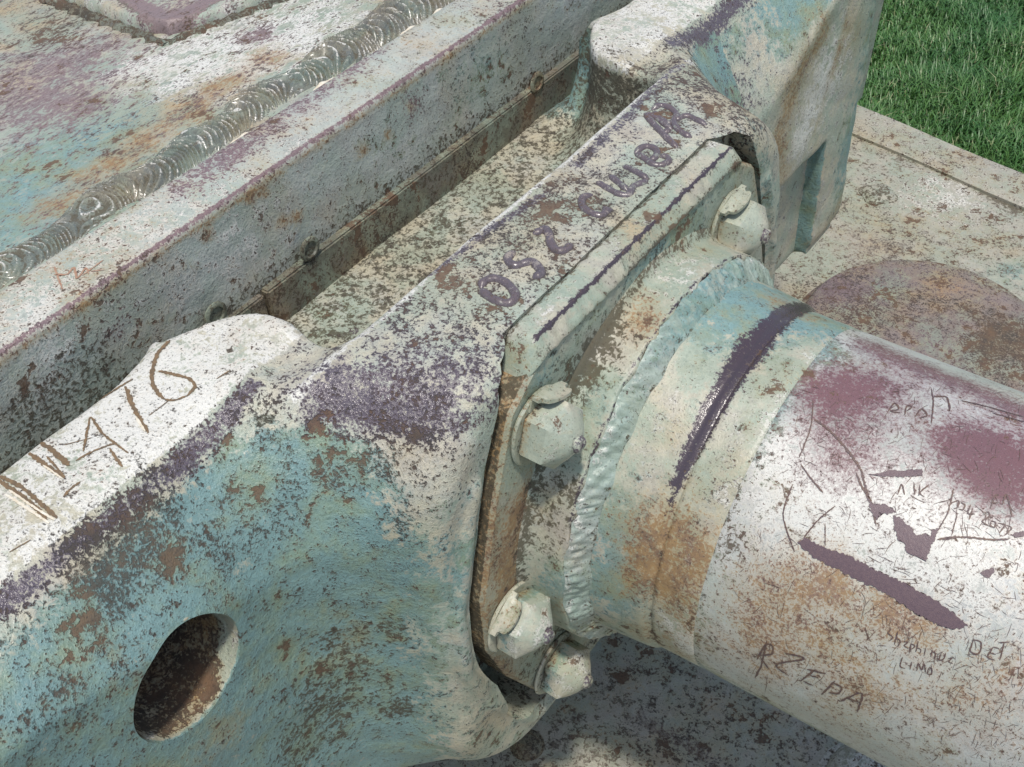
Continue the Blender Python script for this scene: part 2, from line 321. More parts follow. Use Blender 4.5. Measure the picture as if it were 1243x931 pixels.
# ------------------------------------------------------------------ turret
TX, TZ = -0.28, 0.2237
turret = empty('tank_turret', (-.7, .1, DZ), 'pale green turret roof with rippled weld seam and straight front plate', 'tank turret')
def box(name, x0, x1, y0, y1, z0, z1, mat, parent, bev=.003, nx=1, ny=1):
    bm = bmesh.new(); bmesh.ops.create_cube(bm, size=1)
    for v in bm.verts:
        v.co = Vector(((x0 + x1) / 2 + v.co.x * (x1 - x0), (y0 + y1) / 2 + v.co.y * (y1 - y0), (z0 + z1) / 2 + v.co.z * (z1 - z0)))
    if bev: bmesh.ops.bevel(bm, geom=bm.edges[:], offset=bev, segments=2, affect='EDGES')
    me = bpy.data.meshes.new(name); bm.to_mesh(me); bm.free()
    return link(name, me, mat, parent, angle=R(30))
def build_turret():
    # roof sheet
    x = np.linspace(-1.7, -.332, 330); y = np.linspace(-1.0, 1.3, 460)
    X, Y = np.meshgrid(x, y, indexing='ij')
    Z = TZ - .004 + .0015 * np.sin(X * 11 + Y * 6) + .001 * np.sin(Y * 17 - X * 5)
    o = link('roof_plate', grid_mesh('roof_plate', np.stack([X, Y, Z], -1)), M_TURRET, turret)
    if norms(o)[0][2] < 0: o.data.flip_normals()
    q = lambda a, b: tuple(on(a, b, 2, TZ))
    paint(o, {}, [(q(40, 80), .08, 'wear', .26), (q(100, 60), .05, 'wear', .2), (q(20, 130), .05, 'wear', .2), (q(250, 70), .10, 'white', .5), (q(380, 20), .10, 'white', .45), (q(160, 90), .05, 'white', .3), (q(60, 200), .08, 'under', .3), (q(20, 260), .06, 'under', .3), (q(150, 150), .06, 'under', .2),
                  ([q(60, 245), q(180, 165), q(280, 95), q(330, 65)], .022, 'stain', .75), (q(310, 40), .02, 'wear', .5), (q(170, 30), .03, 'stain', .5), (q(120, 110), .05, 'stain', .4), (q(90, 130), .04, 'wear', .25), (q(300, 20), .03, 'chip', .2), (q(90, 30), .05, 'chip', .25)])
    # front plate: top strip and vertical face in one bent sheet, rounded arris
    prof = [(-.50, TZ - .06), (-.336, TZ - .012), (-.3345, TZ - .002), (-.332, TZ)] + [(-.332 + (.048) * k / 14, TZ + .0004 * math.sin(k * .4)) for k in range(1, 15)]
    prof += [(TX - .0015, TZ - .0008), (TX + .0002, TZ - .003)] + [(TX + .0005 + .0001 * math.sin(k), TZ - .003 - .092 * k / 26) for k in range(1, 27)] + [(TX - .02, TZ - .097), (TX - .02, TZ - .30)]
    y = np.linspace(-1.0, 1.3, 620)
    Pt = np.zeros((len(prof), len(y), 3)); Pt[..., 0] = np.array([p[0] for p in prof])[:, None]; Pt[..., 2] = np.array([p[1] for p in prof])[:, None]; Pt[..., 1] = y[None]
    o = link('front_plate', grid_mesh('front_plate', Pt), M_WALL, turret, angle=R(40))
    if norms(o)[620 * 10][2] < 0: o.data.flip_normals()
    q = lambda a, b: tuple(on(a, b, 2, TZ)); v = lambda a, b: tuple(on(a, b, 0, TX))
    def fn(P, N, A):
        top = (P[:, 2] > TZ - .0015)
        edge = np.exp(-((P[:, 0] - TX) ** 2 + (P[:, 2] - TZ) ** 2) / .0027 ** 2)
        A[:, CH['wear']] += 1.2 * edge
        A[:, CH['white']] += .10 * top; A[:, CH['stain']] += .34 * top
        A[:, CH['grime']] += .7 * np.clip((TZ - .060 - P[:, 2]) / .035, 0, 1)
        A[:, CH['stain']] += .75 * np.exp(-((P[:, 2] - (TZ - .006)) / .004) ** 2) * (P[:, 0] > TX - .003)
    paint(o, {}, [([q(230, 225), q(330, 150), q(420, 85)], .022, 'wear', .50), (q(280, 185), .02, 'wear', .2), (q(450, 60), .02, 'wear', .4), (q(590, 5), .03, 'wear', .3), (q(90, 330), .03, 'stain', .2), (q(150, 290), .05, 'white', .3), (q(40, 370), .05, 'white', .4),
                  (v(60, 450), .03, 'white', .3), (v(150, 390), .02, 'wear', .3), (v(310, 280), .08, 'white', .35), (v(480, 165), .06, 'under', .2), (v(580, 80), .07, 'under', .3), (v(110, 440), .03, 'grime', .5), (v(30, 500), .03, 'grime', .5), (v(500, 130), .02, 'wear', .4)] +
          [(v(a, b), .006, 'stain', 1.0) for a, b in ((305, 243), (253, 285), (440, 183), (343, 268), (360, 262), (470, 163), (498, 130), (320, 235))], fn)
    # rounded pits in the front plate (rust spots are part of the paint); strip below with bolts
    sx, z0, z1 = TX + .008, TZ - .150, TZ - .087
    cuts = [-1.0, on(322, 350, 0, sx).y, .62, 1.3]
    for k in range(3):
        y0, y1 = cuts[k] + .001, cuts[k + 1] - .001
        st = box('seal_strip', TX - .015, sx - (.002 if k == 0 else 0), y0, y1, z0 + (.003 if k == 0 else 0), z1 - (.002 if k == 0 else 0), M_STRIP, turret, .0015)
        paint(st, {'wear': .1})
    for (a, b) in ((376, 302), (652, 100), (262, 382)):
        p = on(a, b, 0, sx); V, F = [], []; pr = [(.0105, 0), (.0105, .001), (.0095, .0018), (.007, .002), (.006, .0005), (.0005, .0005)]
        for (r, h) in pr:
            for k in range(18): t = k * math.pi / 9; V.append((sx - .0005 + h, p.y + r * math.cos(t), p.z + r * math.sin(t)))
        for i in range(5):
            for k in range(18): F.append((i * 18 + k, i * 18 + (k + 1) % 18, (i + 1) * 18 + (k + 1) % 18, (i + 1) * 18 + k))
        o = link('strip_bolt', mesh('strip_bolt', V, F), M_STRIP, turret, angle=R(45)); paint(o, {'stain': .3})
    # raised panel
    c0 = on(200, 48, 2, TZ); d1 = (on(70, -4, 2, TZ) - c0).normalized(); d2 = (on(335, -4, 2, TZ) - c0).normalized()
    V, F = [], []; n = 46; L1, L2, H = .75, .6, .012
    out = [(0.02, 0), (0.008, .002), (0, .006), (0, 1)]
    g = np.linspace(0, 1, 100) ** 1.4
    Pt = np.zeros((100, 100, 3))
    for i, a in enumerate(g):
        for j, b in enumerate(g):
            e = min(a * L1, b * L2); ca = .5 * math.exp(-((a * L1) ** 2 + (b * L2) ** 2) / .0006) * .02
            z = H * min(1, (e / .006)) ** .6 - .0035
            p = c0 + d1 * (a * L1) + d2 * (b * L2) + (d1 + d2) * ca * 1.0
            Pt[i, j] = (p.x + .0012 * math.sin(b * 140) * (a < .004), p.y + .001 * math.sin(a * 160) * (b < .004), TZ + z + .0006 * math.sin(a * 60) * math.cos(b * 50))
    o = link('raised_panel', grid_mesh('raised_panel', Pt), M_TURRET, turret)
    if norms(o)[5000][2] < 0: o.data.flip_normals()
    def fn(P, N, A):
        d = np.array([(P - np.array(c0)) @ np.array(d1), (P - np.array(c0)) @ np.array(d2)]).min(0)
        A[:, CH['wear']] += .8 * np.exp(-((d - .010) / .008) ** 2); A[:, CH['grime']] += 1.0 * np.exp(-((d - .002) / .004) ** 2)
        A[:, CH['white']] += .3
    paint(o, {}, [(tuple(c0 + (d1 + d2) * .03), .04, 'wear', .35)], fn)
    # dried fillet of rust along the panel foot
    V, F = [], []
    for side, (d, e) in enumerate(((d1, d2), (d2, d1))):
        base = len(V); m = 90
        for k in range(m):
            t = k / (m - 1) * .55 - .006
            for j, (o_, z) in enumerate(((-.010, -.001), (-.005, .004), (.001, .0035))):
                jj = .002 * math.sin(k * 1.7 + side) + .0014 * math.sin(k * 3.9)
                p = c0 + d * t + e * (o_ + jj); V.append((p.x, p.y, TZ - .004 + z + .0012 * math.sin(k * 2.3)))
        for k in range(m - 1):
            for j in range(2): a = base + k * 3 + j; F.append((a, a + 3, a + 4, a + 1))
    o = link('panel_weld', mesh('panel_weld', V, F), M_STRIP, turret); paint(o, {'chip': .2, 'grime': .2})
    if norms(o)[4][2] < 0: o.data.flip_normals()
    # weld seam: each run of rippled metal its own bead
    runs = [(-30, 320, 135, 215), (128, 222, 236, 152), (222, 168, 282, 128), (268, 134, 358, 82), (342, 92, 440, 34), (424, 40, 486, 4), (470, 14, 580, -50), (-120, 380, -10, 300)]
    for k, (ax, ay, bx, by) in enumerate(runs):
        y0 = on(ax, ay, 2, TZ).y; y1 = on(bx, by, 2, TZ).y
        if k == 0: y0 -= .02
        if k == 7: y0 -= .25
        L = y1 - y0; n = max(30, int(L / .0007)); m = 41
        U = np.linspace(-.004, L + .006, n); Vv = np.linspace(-1, 1, m); UU, VV = np.meshgrid(U, Vv, indexing='ij')
        yy = y0 + UU; hw = .021 + .006 * np.clip((yy + .3) / .4, 0, 1) + .003 * np.sin(yy * 60 + k)
        xc = -.3345 - hw * .98 + .002 * np.sin(yy * 41)
        pitch = .0064 * (1 + .15 * np.sin(yy * 90 + k * 2))
        ph = (UU + .018 * VV ** 2 * (1 if k != 3 else 1.3) + .0009 * np.sin(VV * 5 + UU * 170 + k)) / pitch
        fr = ph - np.floor(ph); rip = np.where(fr < .6, fr / .6, (1 - fr) / .4)
        rnd = np.sin(np.floor(ph) * 12.9898 + k) * 43758.5453; rnd = rnd - np.floor(rnd)
        endf = np.clip(np.minimum(UU / .01 + .3, (L - UU) / .012 + .5), 0, 1)
        startb = np.exp(-((UU - .004) / .010) ** 2)
        low = 1.0 if k not in (0, 7) else .55
        H = (np.sqrt(np.clip(1 - VV ** 2, 0, 1)) * .0066 * (.8 + .2 * low) + rip * (.0034 + .0030 * rnd) * (1 - VV ** 4) * low + .0035 * startb * (1 - VV ** 2)) * np.sqrt(endf) - .004
        Pt = np.stack([xc + VV * hw * (.86 + .14 * np.sqrt(endf)), yy, TZ - .004 + H], -1)
        o = link('weld_bead', grid_mesh('weld_bead', Pt), M_WELD, turret)
        if norms(o)[n * m // 2][2] < 0: o.data.flip_normals()
        def fn(P, N, A, H=H, rip=rip):  # ripple highlights and shade put into the colour: pale crests, dark troughs
            A[:, CH['white']] += (np.clip((rip - .70) * 2.4, 0, .65) * (RNG.random() * .4 + .6)).ravel()
            A[:, CH['grime']] += (np.clip(.75 - rip, 0, 1) * .7).ravel() + (.25 if low < 1 else 0)
        paint(o, {}, [], fn)
    # pale strip painting in the sun's glints between seam and front plate
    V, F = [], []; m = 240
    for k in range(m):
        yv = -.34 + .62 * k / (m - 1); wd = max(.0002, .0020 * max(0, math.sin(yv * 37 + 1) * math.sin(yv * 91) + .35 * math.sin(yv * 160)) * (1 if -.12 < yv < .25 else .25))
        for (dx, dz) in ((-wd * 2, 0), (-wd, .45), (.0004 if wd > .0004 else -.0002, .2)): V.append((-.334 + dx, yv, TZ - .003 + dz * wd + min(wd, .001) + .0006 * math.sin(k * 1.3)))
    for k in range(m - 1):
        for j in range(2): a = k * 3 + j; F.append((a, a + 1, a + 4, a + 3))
    o = link('weld_glint', mesh('weld_glint', V, F), M_PALE, turret)
    if norms(o)[4][2] < 0: o.data.flip_normals()
    # red-brown letters scrawled on the strip
    # turret sides and rear, well out of view
    V = [(-.30, -1.0, TZ - .1), (-.30, 1.3, TZ - .1), (-1.7, 1.3, TZ - .006), (-1.7, -1.0, TZ - .006), (-.33, -1.0, TZ - .006), (-.33, 1.3, TZ - .006), (-.34, -1.05, DZ + .002), (-.34, 1.35, DZ + .002), (-1.75, 1.35, DZ + .002), (-1.75, -1.05, DZ + .002)]
    link('side_wall', mesh('side_wall', V, [(0, 1, 7, 6), (0, 6, 9, 3, 4), (1, 5, 2, 8, 7), (3, 9, 8, 2)]), M_TURRET, turret, smooth=False)
build_turret()

# ------------------------------------------------------------------ gun mantlet: implicit casting, meshed with surface nets
mant = empty('gun_mantlet', (-.15, 0, -.25), 'cast gun mantlet with raised letters, mint scoop and round bore hole', 'gun mantlet')
PLATE = [(-.128, .190), (-.165, .165), (-.19, .10), (-.2125, .02), (-.2135, -.04), (-.195, -.10), (-.15, -.19), (.15, -.19), (.195, -.10), (.2135, -.04), (.2125, .02), (.19, .10), (.165, .165), (.128, .190)]
def smin(a, b, k):
    h = np.clip(.5 + .5 * (b - a) / k, 0, 1); return b + (a - b) * h - k * h * (1 - h)
def smax(a, b, k): return -smin(-a, -b, k)
def poly_sd(Y, Z, pts):
    d = np.full(Y.shape, 1e9); ins = np.zeros(Y.shape, bool); n = len(pts)
    for i in range(n):
        (ay, az), (by, bz) = pts[i], pts[(i + 1) % n]; ey, ez = by - ay, bz - az
        t = np.clip(((Y - ay) * ey + (Z - az) * ez) / (ey * ey + ez * ez), 0, 1)
        d = np.minimum(d, np.hypot(Y - ay - t * ey, Z - az - t * ez))
        c = (az > Z) != (bz > Z)
        with np.errstate(divide='ignore', invalid='ignore'):
            ins ^= c & (Y < (by - ay) * (Z - az) / (bz - az if bz != az else 1e-9) + ay)
    return np.where(ins, -d, d)
def rrect(Y, Z, cy, cz, hy, hz, r):
    qy = np.abs(Y - cy) - hy + r; qz = np.abs(Z - cz) - hz + r
    return np.hypot(np.maximum(qy, 0), np.maximum(qz, 0)) + np.minimum(np.maximum(qy, qz), 0) - r
def mantlet_field(X, Y, Z, sd2):
    y = np.abs(Y); near = Y < 0
    h = np.clip(.107 - .43 * (y - .376), .035, .13); h = np.where(near, h * .75, h)
    t = np.clip((Z - (.2 - h)) / h, 0, 1.3)
    xw = -.1 - .062 * t ** 1.3
    wing = (X - xw) * .8
    wing = smax(wing, Z - .2, .022)
    wing = smax(wing, y - .645, .03); wing = smax(wing, -.205 - Z, .03); wing = smax(wing, -.227 - X, .008)
    core = np.maximum(np.maximum(X + .105, -.274 - X), np.maximum(Z - .098, np.maximum(y - .62, -.2 - Z)))
    wing = np.minimum(wing, core)
    fl = np.clip(-.03 - X, 0, .1) * .30
    boss = rrect(Y, Z, 0, -.02, .248, .22, .110) - fl
    boss = smax(boss, X + .025, .020); boss = np.maximum(boss, -.24 - X)
    d = smin(wing, boss, .065)
    d = smax(d, Z - .2, .012)
    # valley scooped between boss and cheek
    d = smax(d, -(np.hypot((y - .335) / 1.0, (X + .015) / .95) - .052 - .09 * np.clip(Z - .02, -.1, .2)), .05)
    # trough behind the letter band
    q = np.clip(-.172 - X, 0, .0585); end = y - .198 - .058 * (q / .0585) ** 2.6
    tr = smax(end, .103 - Z, .075)
    tr = smax(tr, X + .127, .014)
    d = smax(d, -tr, .006)
    # shallow dents where ledge meets band
    d = smax(d, -(np.sqrt((X + .148) ** 2 + ((y - .218) * .8) ** 2 + (Z - .222) ** 2) - .030), .010)
    lip = np.sqrt((sd2 - .0215) ** 2 + (X + .0265) ** 2) - .0068 + .02 * np.clip((Z - .13) / .04, 0, 1)
    d = smin(d, lip, .003)
    d = smax(d, -np.maximum(rrect(Y, Z, .47, -.14, .066, .105, .008), -.120 - X), .006)
    return d
def surface_nets(f, o, s):
    nx, ny, nz = f.shape
    ins = f < 0
    c = np.zeros((nx - 1, ny - 1, nz - 1), np.int8)
    sl = [slice(0, -1), slice(1, None)]
    for a in (0, 1):
        for b in (0, 1):
            for e in (0, 1): c += ins[sl[a], sl[b], sl[e]]
    act = (c > 0) & (c < 8); idx = np.argwhere(act); n = len(idx)
    num = np.zeros((n, 3)); cnt = np.zeros(n)
    cor = [(a, b, e) for a in (0, 1) for b in (0, 1) for e in (0, 1)]
    i, j, k = idx.T
    for p in cor:
        for ax in range(3):
            if p[ax]: continue
            q = list(p); q[ax] = 1
            f0 = f[i + p[0], j + p[1], k + p[2]]; f1 = f[i + q[0], j + q[1], k + q[2]]
            m = (f0 < 0) != (f1 < 0); t = np.where(m, f0 / np.where(m, f0 - f1, 1), 0)
            for a in range(3): num[:, a] += m * (p[a] + (t if a == ax else 0))
            cnt += m
    V = (idx + num / cnt[:, None]) * s + o
    ID = np.full(act.shape, -1, np.int64); ID[i, j, k] = np.arange(n)
    Fs = []
    for ax in range(3):
        a, b = [(1, 2), (2, 0), (0, 1)][ax]
        sh = [slice(1, -1)] * 3; sh[ax] = slice(0, -1)
        hi = [slice(1, -1)] * 3; hi[ax] = slice(1, None)
        m = ins[tuple(sh)] != ins[tuple(hi)]; e = np.argwhere(m)
        off = np.ones(3, int); off[ax] = 0; e = e + off
        up = ins[tuple(e.T)]
        def cell(da, db):
            q = e.copy(); q[:, a] += da; q[:, b] += db; return ID[tuple(q.T)]
        quad = np.stack([cell(-1, -1), cell(0, -1), cell(0, 0), cell(-1, 0)], 1)
        quad[~up] = quad[~up][:, ::-1]; Fs.append(quad)
    F = np.concatenate(Fs); F = F[(F >= 0).all(1)]
    return V, F
def build_mantlet():
    s = .0036; o = np.array([-.285, -.67, -.29])
    gx = np.arange(o[0], .0, s); gy = np.arange(o[1], .67, s); gz = np.arange(o[2], .215, s)
    Y2, Z2 = np.meshgrid(gy, gz, indexing='ij'); sd2 = poly_sd(Y2, Z2, PLATE)
    X, Y, Z = np.meshgrid(gx, gy, gz, indexing='ij')
    f = mantlet_field(X, Y, Z, np.broadcast_to(sd2[None], X.shape))
    # foundry unevenness
    f = f + .0007 * np.sin(Y * 31 + 3 * np.sin(Z * 23)) * np.sin(X * 37 + 2) + .0005 * np.sin(Y * 83 + 2 * Z * 40) * np.sin(Z * 71 + X * 60)
    V, F = surface_nets(f, o, s)
    me = fast_mesh('casting', V, F)
    ob = link('casting', me, M_CAST, mant)
    # bore on the near side, stepped seat of the sleeve plate: cut clean out of the casting
    def outline(off, ztop):
        P = [Vector(p) for p in PLATE]; out = []; n = len(P)
        for i in range(n):
            a, b, c, d = P[i - 1], P[i], P[(i + 1) % n], P[(i + 2) % n]
            for k in range(4):
                t = k / 4; v = .5 * ((2 * b) + (c - a) * t + (2 * a - 5 * b + 4 * c - d) * t * t + (3 * b - 3 * c + d - a) * t ** 3) if not (i in (13, 6)) else b.lerp(c, t)
                out.append(v)
        res = []; m = len(out)
        for i in range(m):
            t = (out[(i + 1) % m] - out[i - 1]).normalized(); v = out[i] + Vector((t.y, -t.x)) * off * OSGN
            if ztop is not None and v.y > ztop: v.y = ztop
            res.append(v)
        return res
    OSGN = -1
    if outline(.01, None)[20].length < outline(0, None)[20].length: OSGN = 1
    def prism(pts, x0, x1):
        bm = bmesh.new(); A = [bm.verts.new((x0, p.x, p.y)) for p in pts]; B = [bm.verts.new((x1, p.x, p.y)) for p in pts]; n = len(pts)
        bm.faces.new(A); bm.faces.new(B[::-1])
        for i in range(n): bm.faces.new((A[i], B[i], B[(i + 1) % n], A[(i + 1) % n]))
        bmesh.ops.remove_doubles(bm, verts=bm.verts, dist=1e-5); bmesh.ops.recalc_face_normals(bm, faces=bm.faces); return bm
    bm = bmesh.new(); bmesh.ops.create_cone(bm, cap_ends=True, segments=96, radius1=.0415, radius2=.0415, depth=.2)
    for zc in [-.09 + .01 * q for q in range(19)]: bmesh.ops.bisect_plane(bm, geom=bm.verts[:] + bm.edges[:] + bm.faces[:], plane_co=(0, 0, zc), plane_no=(0, 0, 1))
    bmesh.ops.transform(bm, matrix=Matrix.Translation((-.105, -.388, .09)) @ Matrix.Rotation(math.pi / 2, 4, 'Y'), verts=bm.verts)
    step = outline(.0085, None); step = [v if v.y < .12 else Vector((v.x * .5, .12)) for v in step]
    cuts = []
    for bmx, mt in ((bm, None), (prism(step, -.082, -.03), None), (prism(outline(.0095, None), -.047, .06), None)):
        cm = bpy.data.meshes.new('cut'); bmx.to_mesh(cm); bmx.free()
        cm.materials.append(mt or M_CAST); cut = bpy.data.objects.new('cut', cm); COL.objects.link(cut); cuts.append(cut)
        md = ob.modifiers.new('cut', 'BOOLEAN'); md.object = cut; md.operation = 'DIFFERENCE'; md.solver = 'EXACT'; md.material_mode = 'TRANSFER'
    dg = bpy.context.evaluated_depsgraph_get(); nm = bpy.data.meshes.new_from_object(ob.evaluated_get(dg))
    ob.modifiers.clear(); ob.data = nm; nm.name = 'casting'
    for cut in cuts[1:]: bpy.data.objects.remove(cut)
    cut = cuts[0]
    bpy.data.objects.remove(cut); nm.set_sharp_from_angle(angle=R(50))
    return ob
casting = build_mantlet()
B_CAST = bvh_of(casting)
def cpt(a, b): 
    p, n = hit(B_CAST, a, b); return tuple(p) if p else tuple(on(a, b, 2, .2))
def cast_mask(P, N, A):
    x, y, z = P.T; ay = np.abs(y)
    ledge = (x < -.158) & (z > .19) & (ay > .19)
    A[:, CH['white']] += .55 * ledge; A[:, CH['chip']] -= .17 * ledge; A[:, CH['wear']] -= .14 * ledge; A[:, CH['stain']] += .12 * ledge
    rim = np.exp(-((x + .150) / .007) ** 2) * (z > .16) * (ay > .25)
    A[:, CH['wear']] += .62 * rim
    tr = (ay < .27) & (x < -.128) & (z < .188)
    A[:, CH['grime']] += .48 * tr; A[:, CH['under']] += .32 * tr; A[:, CH['chip']] -= .12 * tr; edge = np.exp(-((x + .1235) / .005) ** 2) * (z > .185) * (ay < .25); A[:, CH['white']] += .75 * edge; A[:, CH['chip']] -= .2 * edge; A[:, CH['wear']] -= .15 * edge; A[:, CH['wear']] -= .1 * tr  # mossy floor; darker tone and bright band edge paint in the hollow's depth
    blue = (x < -.045) & (x > -.15) & (ay > .24) & (z < .19)
    f = np.clip((-.030 - x) / .035, 0, 1) * np.clip((ay - .212) / .045, 0, 1) * np.clip((.19 - z) / .02, 0, 1)
    A[:, CH['under']] += .95 * f; A[:, CH['wear']] -= .1 * f; A[:, CH['chip']] -= .13 * f
    rimf = np.clip((.16 - z) / .05, 0, 1) * np.clip((x + .07) / .03, 0, 1) * (ay > .17); A[:, CH['under']] += .34 * rimf * (1 - f); A[:, CH['chip']] -= .10 * rimf; A[:, CH['wear']] -= .08 * rimf
    band = (z > .17) & (x > -.14) & (ay < .26); A[:, CH['chip']] += .07 * band; A[:, CH['wear']] += .13 * band
    slot = (x < -.033) & (poly_sd(y, z, PLATE) < .0105) & (x > -.06); slot &= z < .196; A[:, CH['grime']] += .62 * slot; A[:, CH['stain']] += .35 * slot  # slot browned and darkened, its shade put into the colour
    bore = (np.hypot(y + .388, z - .09) < .0425) & (x < -.104); dpt = np.clip((-.106 + .003 - .03 * np.clip((y + .388) / .0415 - .35, 0, 1) + .003 * np.sin(z * 260) - x) / .004, 0, 1) * bore; A[:, CH['under']] -= .8 * bore; A[:, CH['grime']] += .3 * dpt; A[:, CH['stain']] += 1.0 * dpt; A[:, CH['chip']] += .45 * dpt; A[:, CH['white']] += .3 * bore * (dpt < .5)
cb = [([cpt(430, 402), cpt(520, 335), cpt(600, 275), cpt(660, 235)], .004, 'wear', .5), ([cpt(700, 200), cpt(770, 130), cpt(830, 75)], .005, 'wear', .35),
      ([cpt(400, 480), cpt(460, 500), cpt(510, 505)], .022, 'wear', .45), (cpt(500, 430), .05, 'wear', .12), (cpt(570, 450), .03, 'wear', .15),
      (cpt(350, 560), .05, 'chip', .19), (cpt(300, 620), .045, 'chip', .19), (cpt(230, 640), .05, 'chip', .19), (cpt(150, 690), .04, 'chip', .17), (cpt(60, 780), .04, 'chip', .18), (cpt(30, 900), .05, 'chip', .18), (cpt(420, 560), .03, 'chip', .2), (cpt(480, 600), .03, 'chip', .18),
      (cpt(320, 740), .03, 'grime', .25), (cpt(420, 770), .035, 'grime', .3), (cpt(400, 840), .06, 'grime', .38), (cpt(380, 900), .05, 'grime', .32), (cpt(485, 760), .016, 'grime', .4), (cpt(490, 860), .018, 'grime', .45),
      (cpt(270, 900), .03, 'stain', .5), (cpt(160, 800), .02, 'stain', .3), (cpt(420, 775), .03, 'stain', .4), (cpt(100, 880), .06, 'white', .5), (cpt(150, 760), .03, 'white', .3),
      (cpt(540, 780), .04, 'white', .35), (cpt(540, 880), .05, 'stain', .15), (cpt(530, 700), .05, 'under', .25), (cpt(570, 560), .03, 'under', .2),
      (cpt(895, 120), .05, 'wear', .3), (cpt(920, 180), .05, 'under', .5), (cpt(870, 90), .05, 'under', .3), (cpt(950, 270), .04, 'wear', .15), (cpt(850, 100), .05, 'wear', .2),
      ([cpt(1000, 40), cpt(965, 100), cpt(945, 170), cpt(950, 215)], .026, 'stain', .75), (cpt(975, 120), .04, 'stain', .35), ([cpt(1030, 20), cpt(1000, 120), cpt(990, 160)], .012, 'stain', .5), (cpt(1000, 100), .05, 'white', .6), (cpt(970, 170), .03, 'white', .5), (cpt(1030, 180), .04, 'under', .4), ([cpt(990, 290), cpt(1020, 250)], .02, 'stain', .6), (cpt(1040, 40), .03, 'stain', .4),
      (cpt(765, 70), .03, 'grime', .4), (cpt(720, 110), .03, 'grime', .25), (cpt(760, 170), .014, 'grime', .4), (cpt(405, 425), .010, 'grime', .6), (cpt(825, 75), .008, 'grime', .7),  # moss at the far ledge; shade of the near dent put into the colour
      (cpt(190, 500), .06, 'white', .35), (cpt(300, 400), .03, 'stain', .2), (cpt(120, 560), .03, 'chip', .08), (cpt(285, 425), .008, 'grime', .5)]
# the bare pale cheek: outboard of the ridge the mint coat is gone
def cast_mask2(P, N, A):
    cast_mask(P, N, A)
    x, y, z = P.T
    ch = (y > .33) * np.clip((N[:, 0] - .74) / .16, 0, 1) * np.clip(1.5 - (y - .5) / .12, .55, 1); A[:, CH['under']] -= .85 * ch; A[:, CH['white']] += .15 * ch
    A[:, CH['chip']] -= .10 * (f_ := ((y > .3) & (x > -.15)))
    A[:] = np.clip(A, -.4, 2)
paint(casting, {}, cb, cast_mask2)

def smooth_poly(pts, step):
    P = [Vector((a, b, 0)) for a, b in pts]
    if len(P) == 2: L = (P[1] - P[0]).length; n = max(2, int(L / step)); return [tuple((P[0].lerp(P[1], k / n))[:2]) for k in range(n + 1)]
    out = []
    Q = [P[0] * 2 - P[1]] + P + [P[-1] * 2 - P[-2]]
    for i in range(1, len(Q) - 2):
        n = max(2, int((Q[i + 1] - Q[i]).length / step))
        for k in range(n):
            t = k / n; a, b, c, d = Q[i - 1], Q[i], Q[i + 1], Q[i + 2]
            v = .5 * ((2 * b) + (c - a) * t + (2 * a - 5 * b + 4 * c - d) * t * t + (3 * b - 3 * c + d - a) * t ** 3); out.append((v.x, v.y))
    out.append(tuple(P[-1][:2])); return out
def stroke_tube(V, F, bvh, pts, r, flat=1.2, step=1.6):
    pl = [hit(bvh, a, b) for a, b in smooth_poly(pts, step)]; pl = [q for q in pl if q[0]]
    if len(pl) < 2: return
    base = len(V); m = 9; n = len(pl)
    for i, (p, nn) in enumerate(pl):
        t = (pl[min(i + 1, n - 1)][0] - pl[max(i - 1, 0)][0]).normalized(); nn = Vector((0, 0, 1)) if nn.z > .6 else nn; sd = t.cross(nn).normalized()
        e = min(1, .35 + min(i, n - 1 - i) * .25)
        rr = r * e * (1 + .06 * math.sin(i * .7 + pts[0][0]))
        for k in range(m):
            a = math.pi * (k / (m - 1)); V.append(p + sd * math.cos(a) * rr * 1.15 + nn * (math.sin(a) * rr * flat - .0008))
    for i in range(n - 1):
        for k in range(m - 1): a = base + i * m + k; F.append((a, a + 1, a + m + 1, a + m))
def cast_letter(name, strokes, r=.0036, label=None):
    V, F = [], []; r *= .86
    for s in strokes: stroke_tube(V, F, B_CAST, s, r)
    me = mesh(name, V, F); o = link(name, me, M_LETTER, mant)
    bm = bmesh.new(); bm.from_mesh(me); bmesh.ops.recalc_face_normals(bm, faces=bm.faces); bm.to_mesh(me); bm.free()
    if norms(o)[4][2] < 0: me.flip_normals()
    paint(o, {}, [], None)
    if label: o['label'] = label
def zz(x0, y0, k, pts): return [(x0 + a / k, y0 + b / k) for a, b in pts]
z1 = lambda *p: zz(570, 230, 6.206, p); z2 = lambda *p: zz(690, 110, 5.478, p)
cast_letter('cast_letter', [z1((85, 745), (105, 700), (170, 672), (250, 690), (315, 740), (345, 800), (315, 850), (255, 855), (180, 830), (110, 780), (85, 745))])
cast_letter('cast_letter', [z1((345, 465), (290, 510), (300, 550), (345, 575), (420, 555), (475, 545), (520, 590), (540, 635), (475, 668))])
cast_letter('cast_letter', [z1((480, 340), (530, 315), (570, 300), (600, 345), (610, 400), (650, 455), (710, 460), (775, 410))])
cast_letter('cast_letter', [z2((160, 690), (95, 715), (95, 770), (150, 815), (220, 830), (255, 800), (295, 790)), z2((255, 800), (235, 770))], .0033)
cast_letter('cast_letter', [z2((185, 605), (260, 650), (340, 690), (400, 690), (430, 640), (500, 610), (530, 595)), z2((270, 560), (330, 610), (400, 670)), z2((360, 500), (440, 535), (530, 590))], .0031)
cast_letter('cast_letter', [z2((440, 415), (510, 455), (560, 490), (620, 495), (665, 470), (650, 440), (600, 440)), z2((440, 415), (500, 375), (560, 380), (590, 410), (570, 450), (530, 465))], .0032)
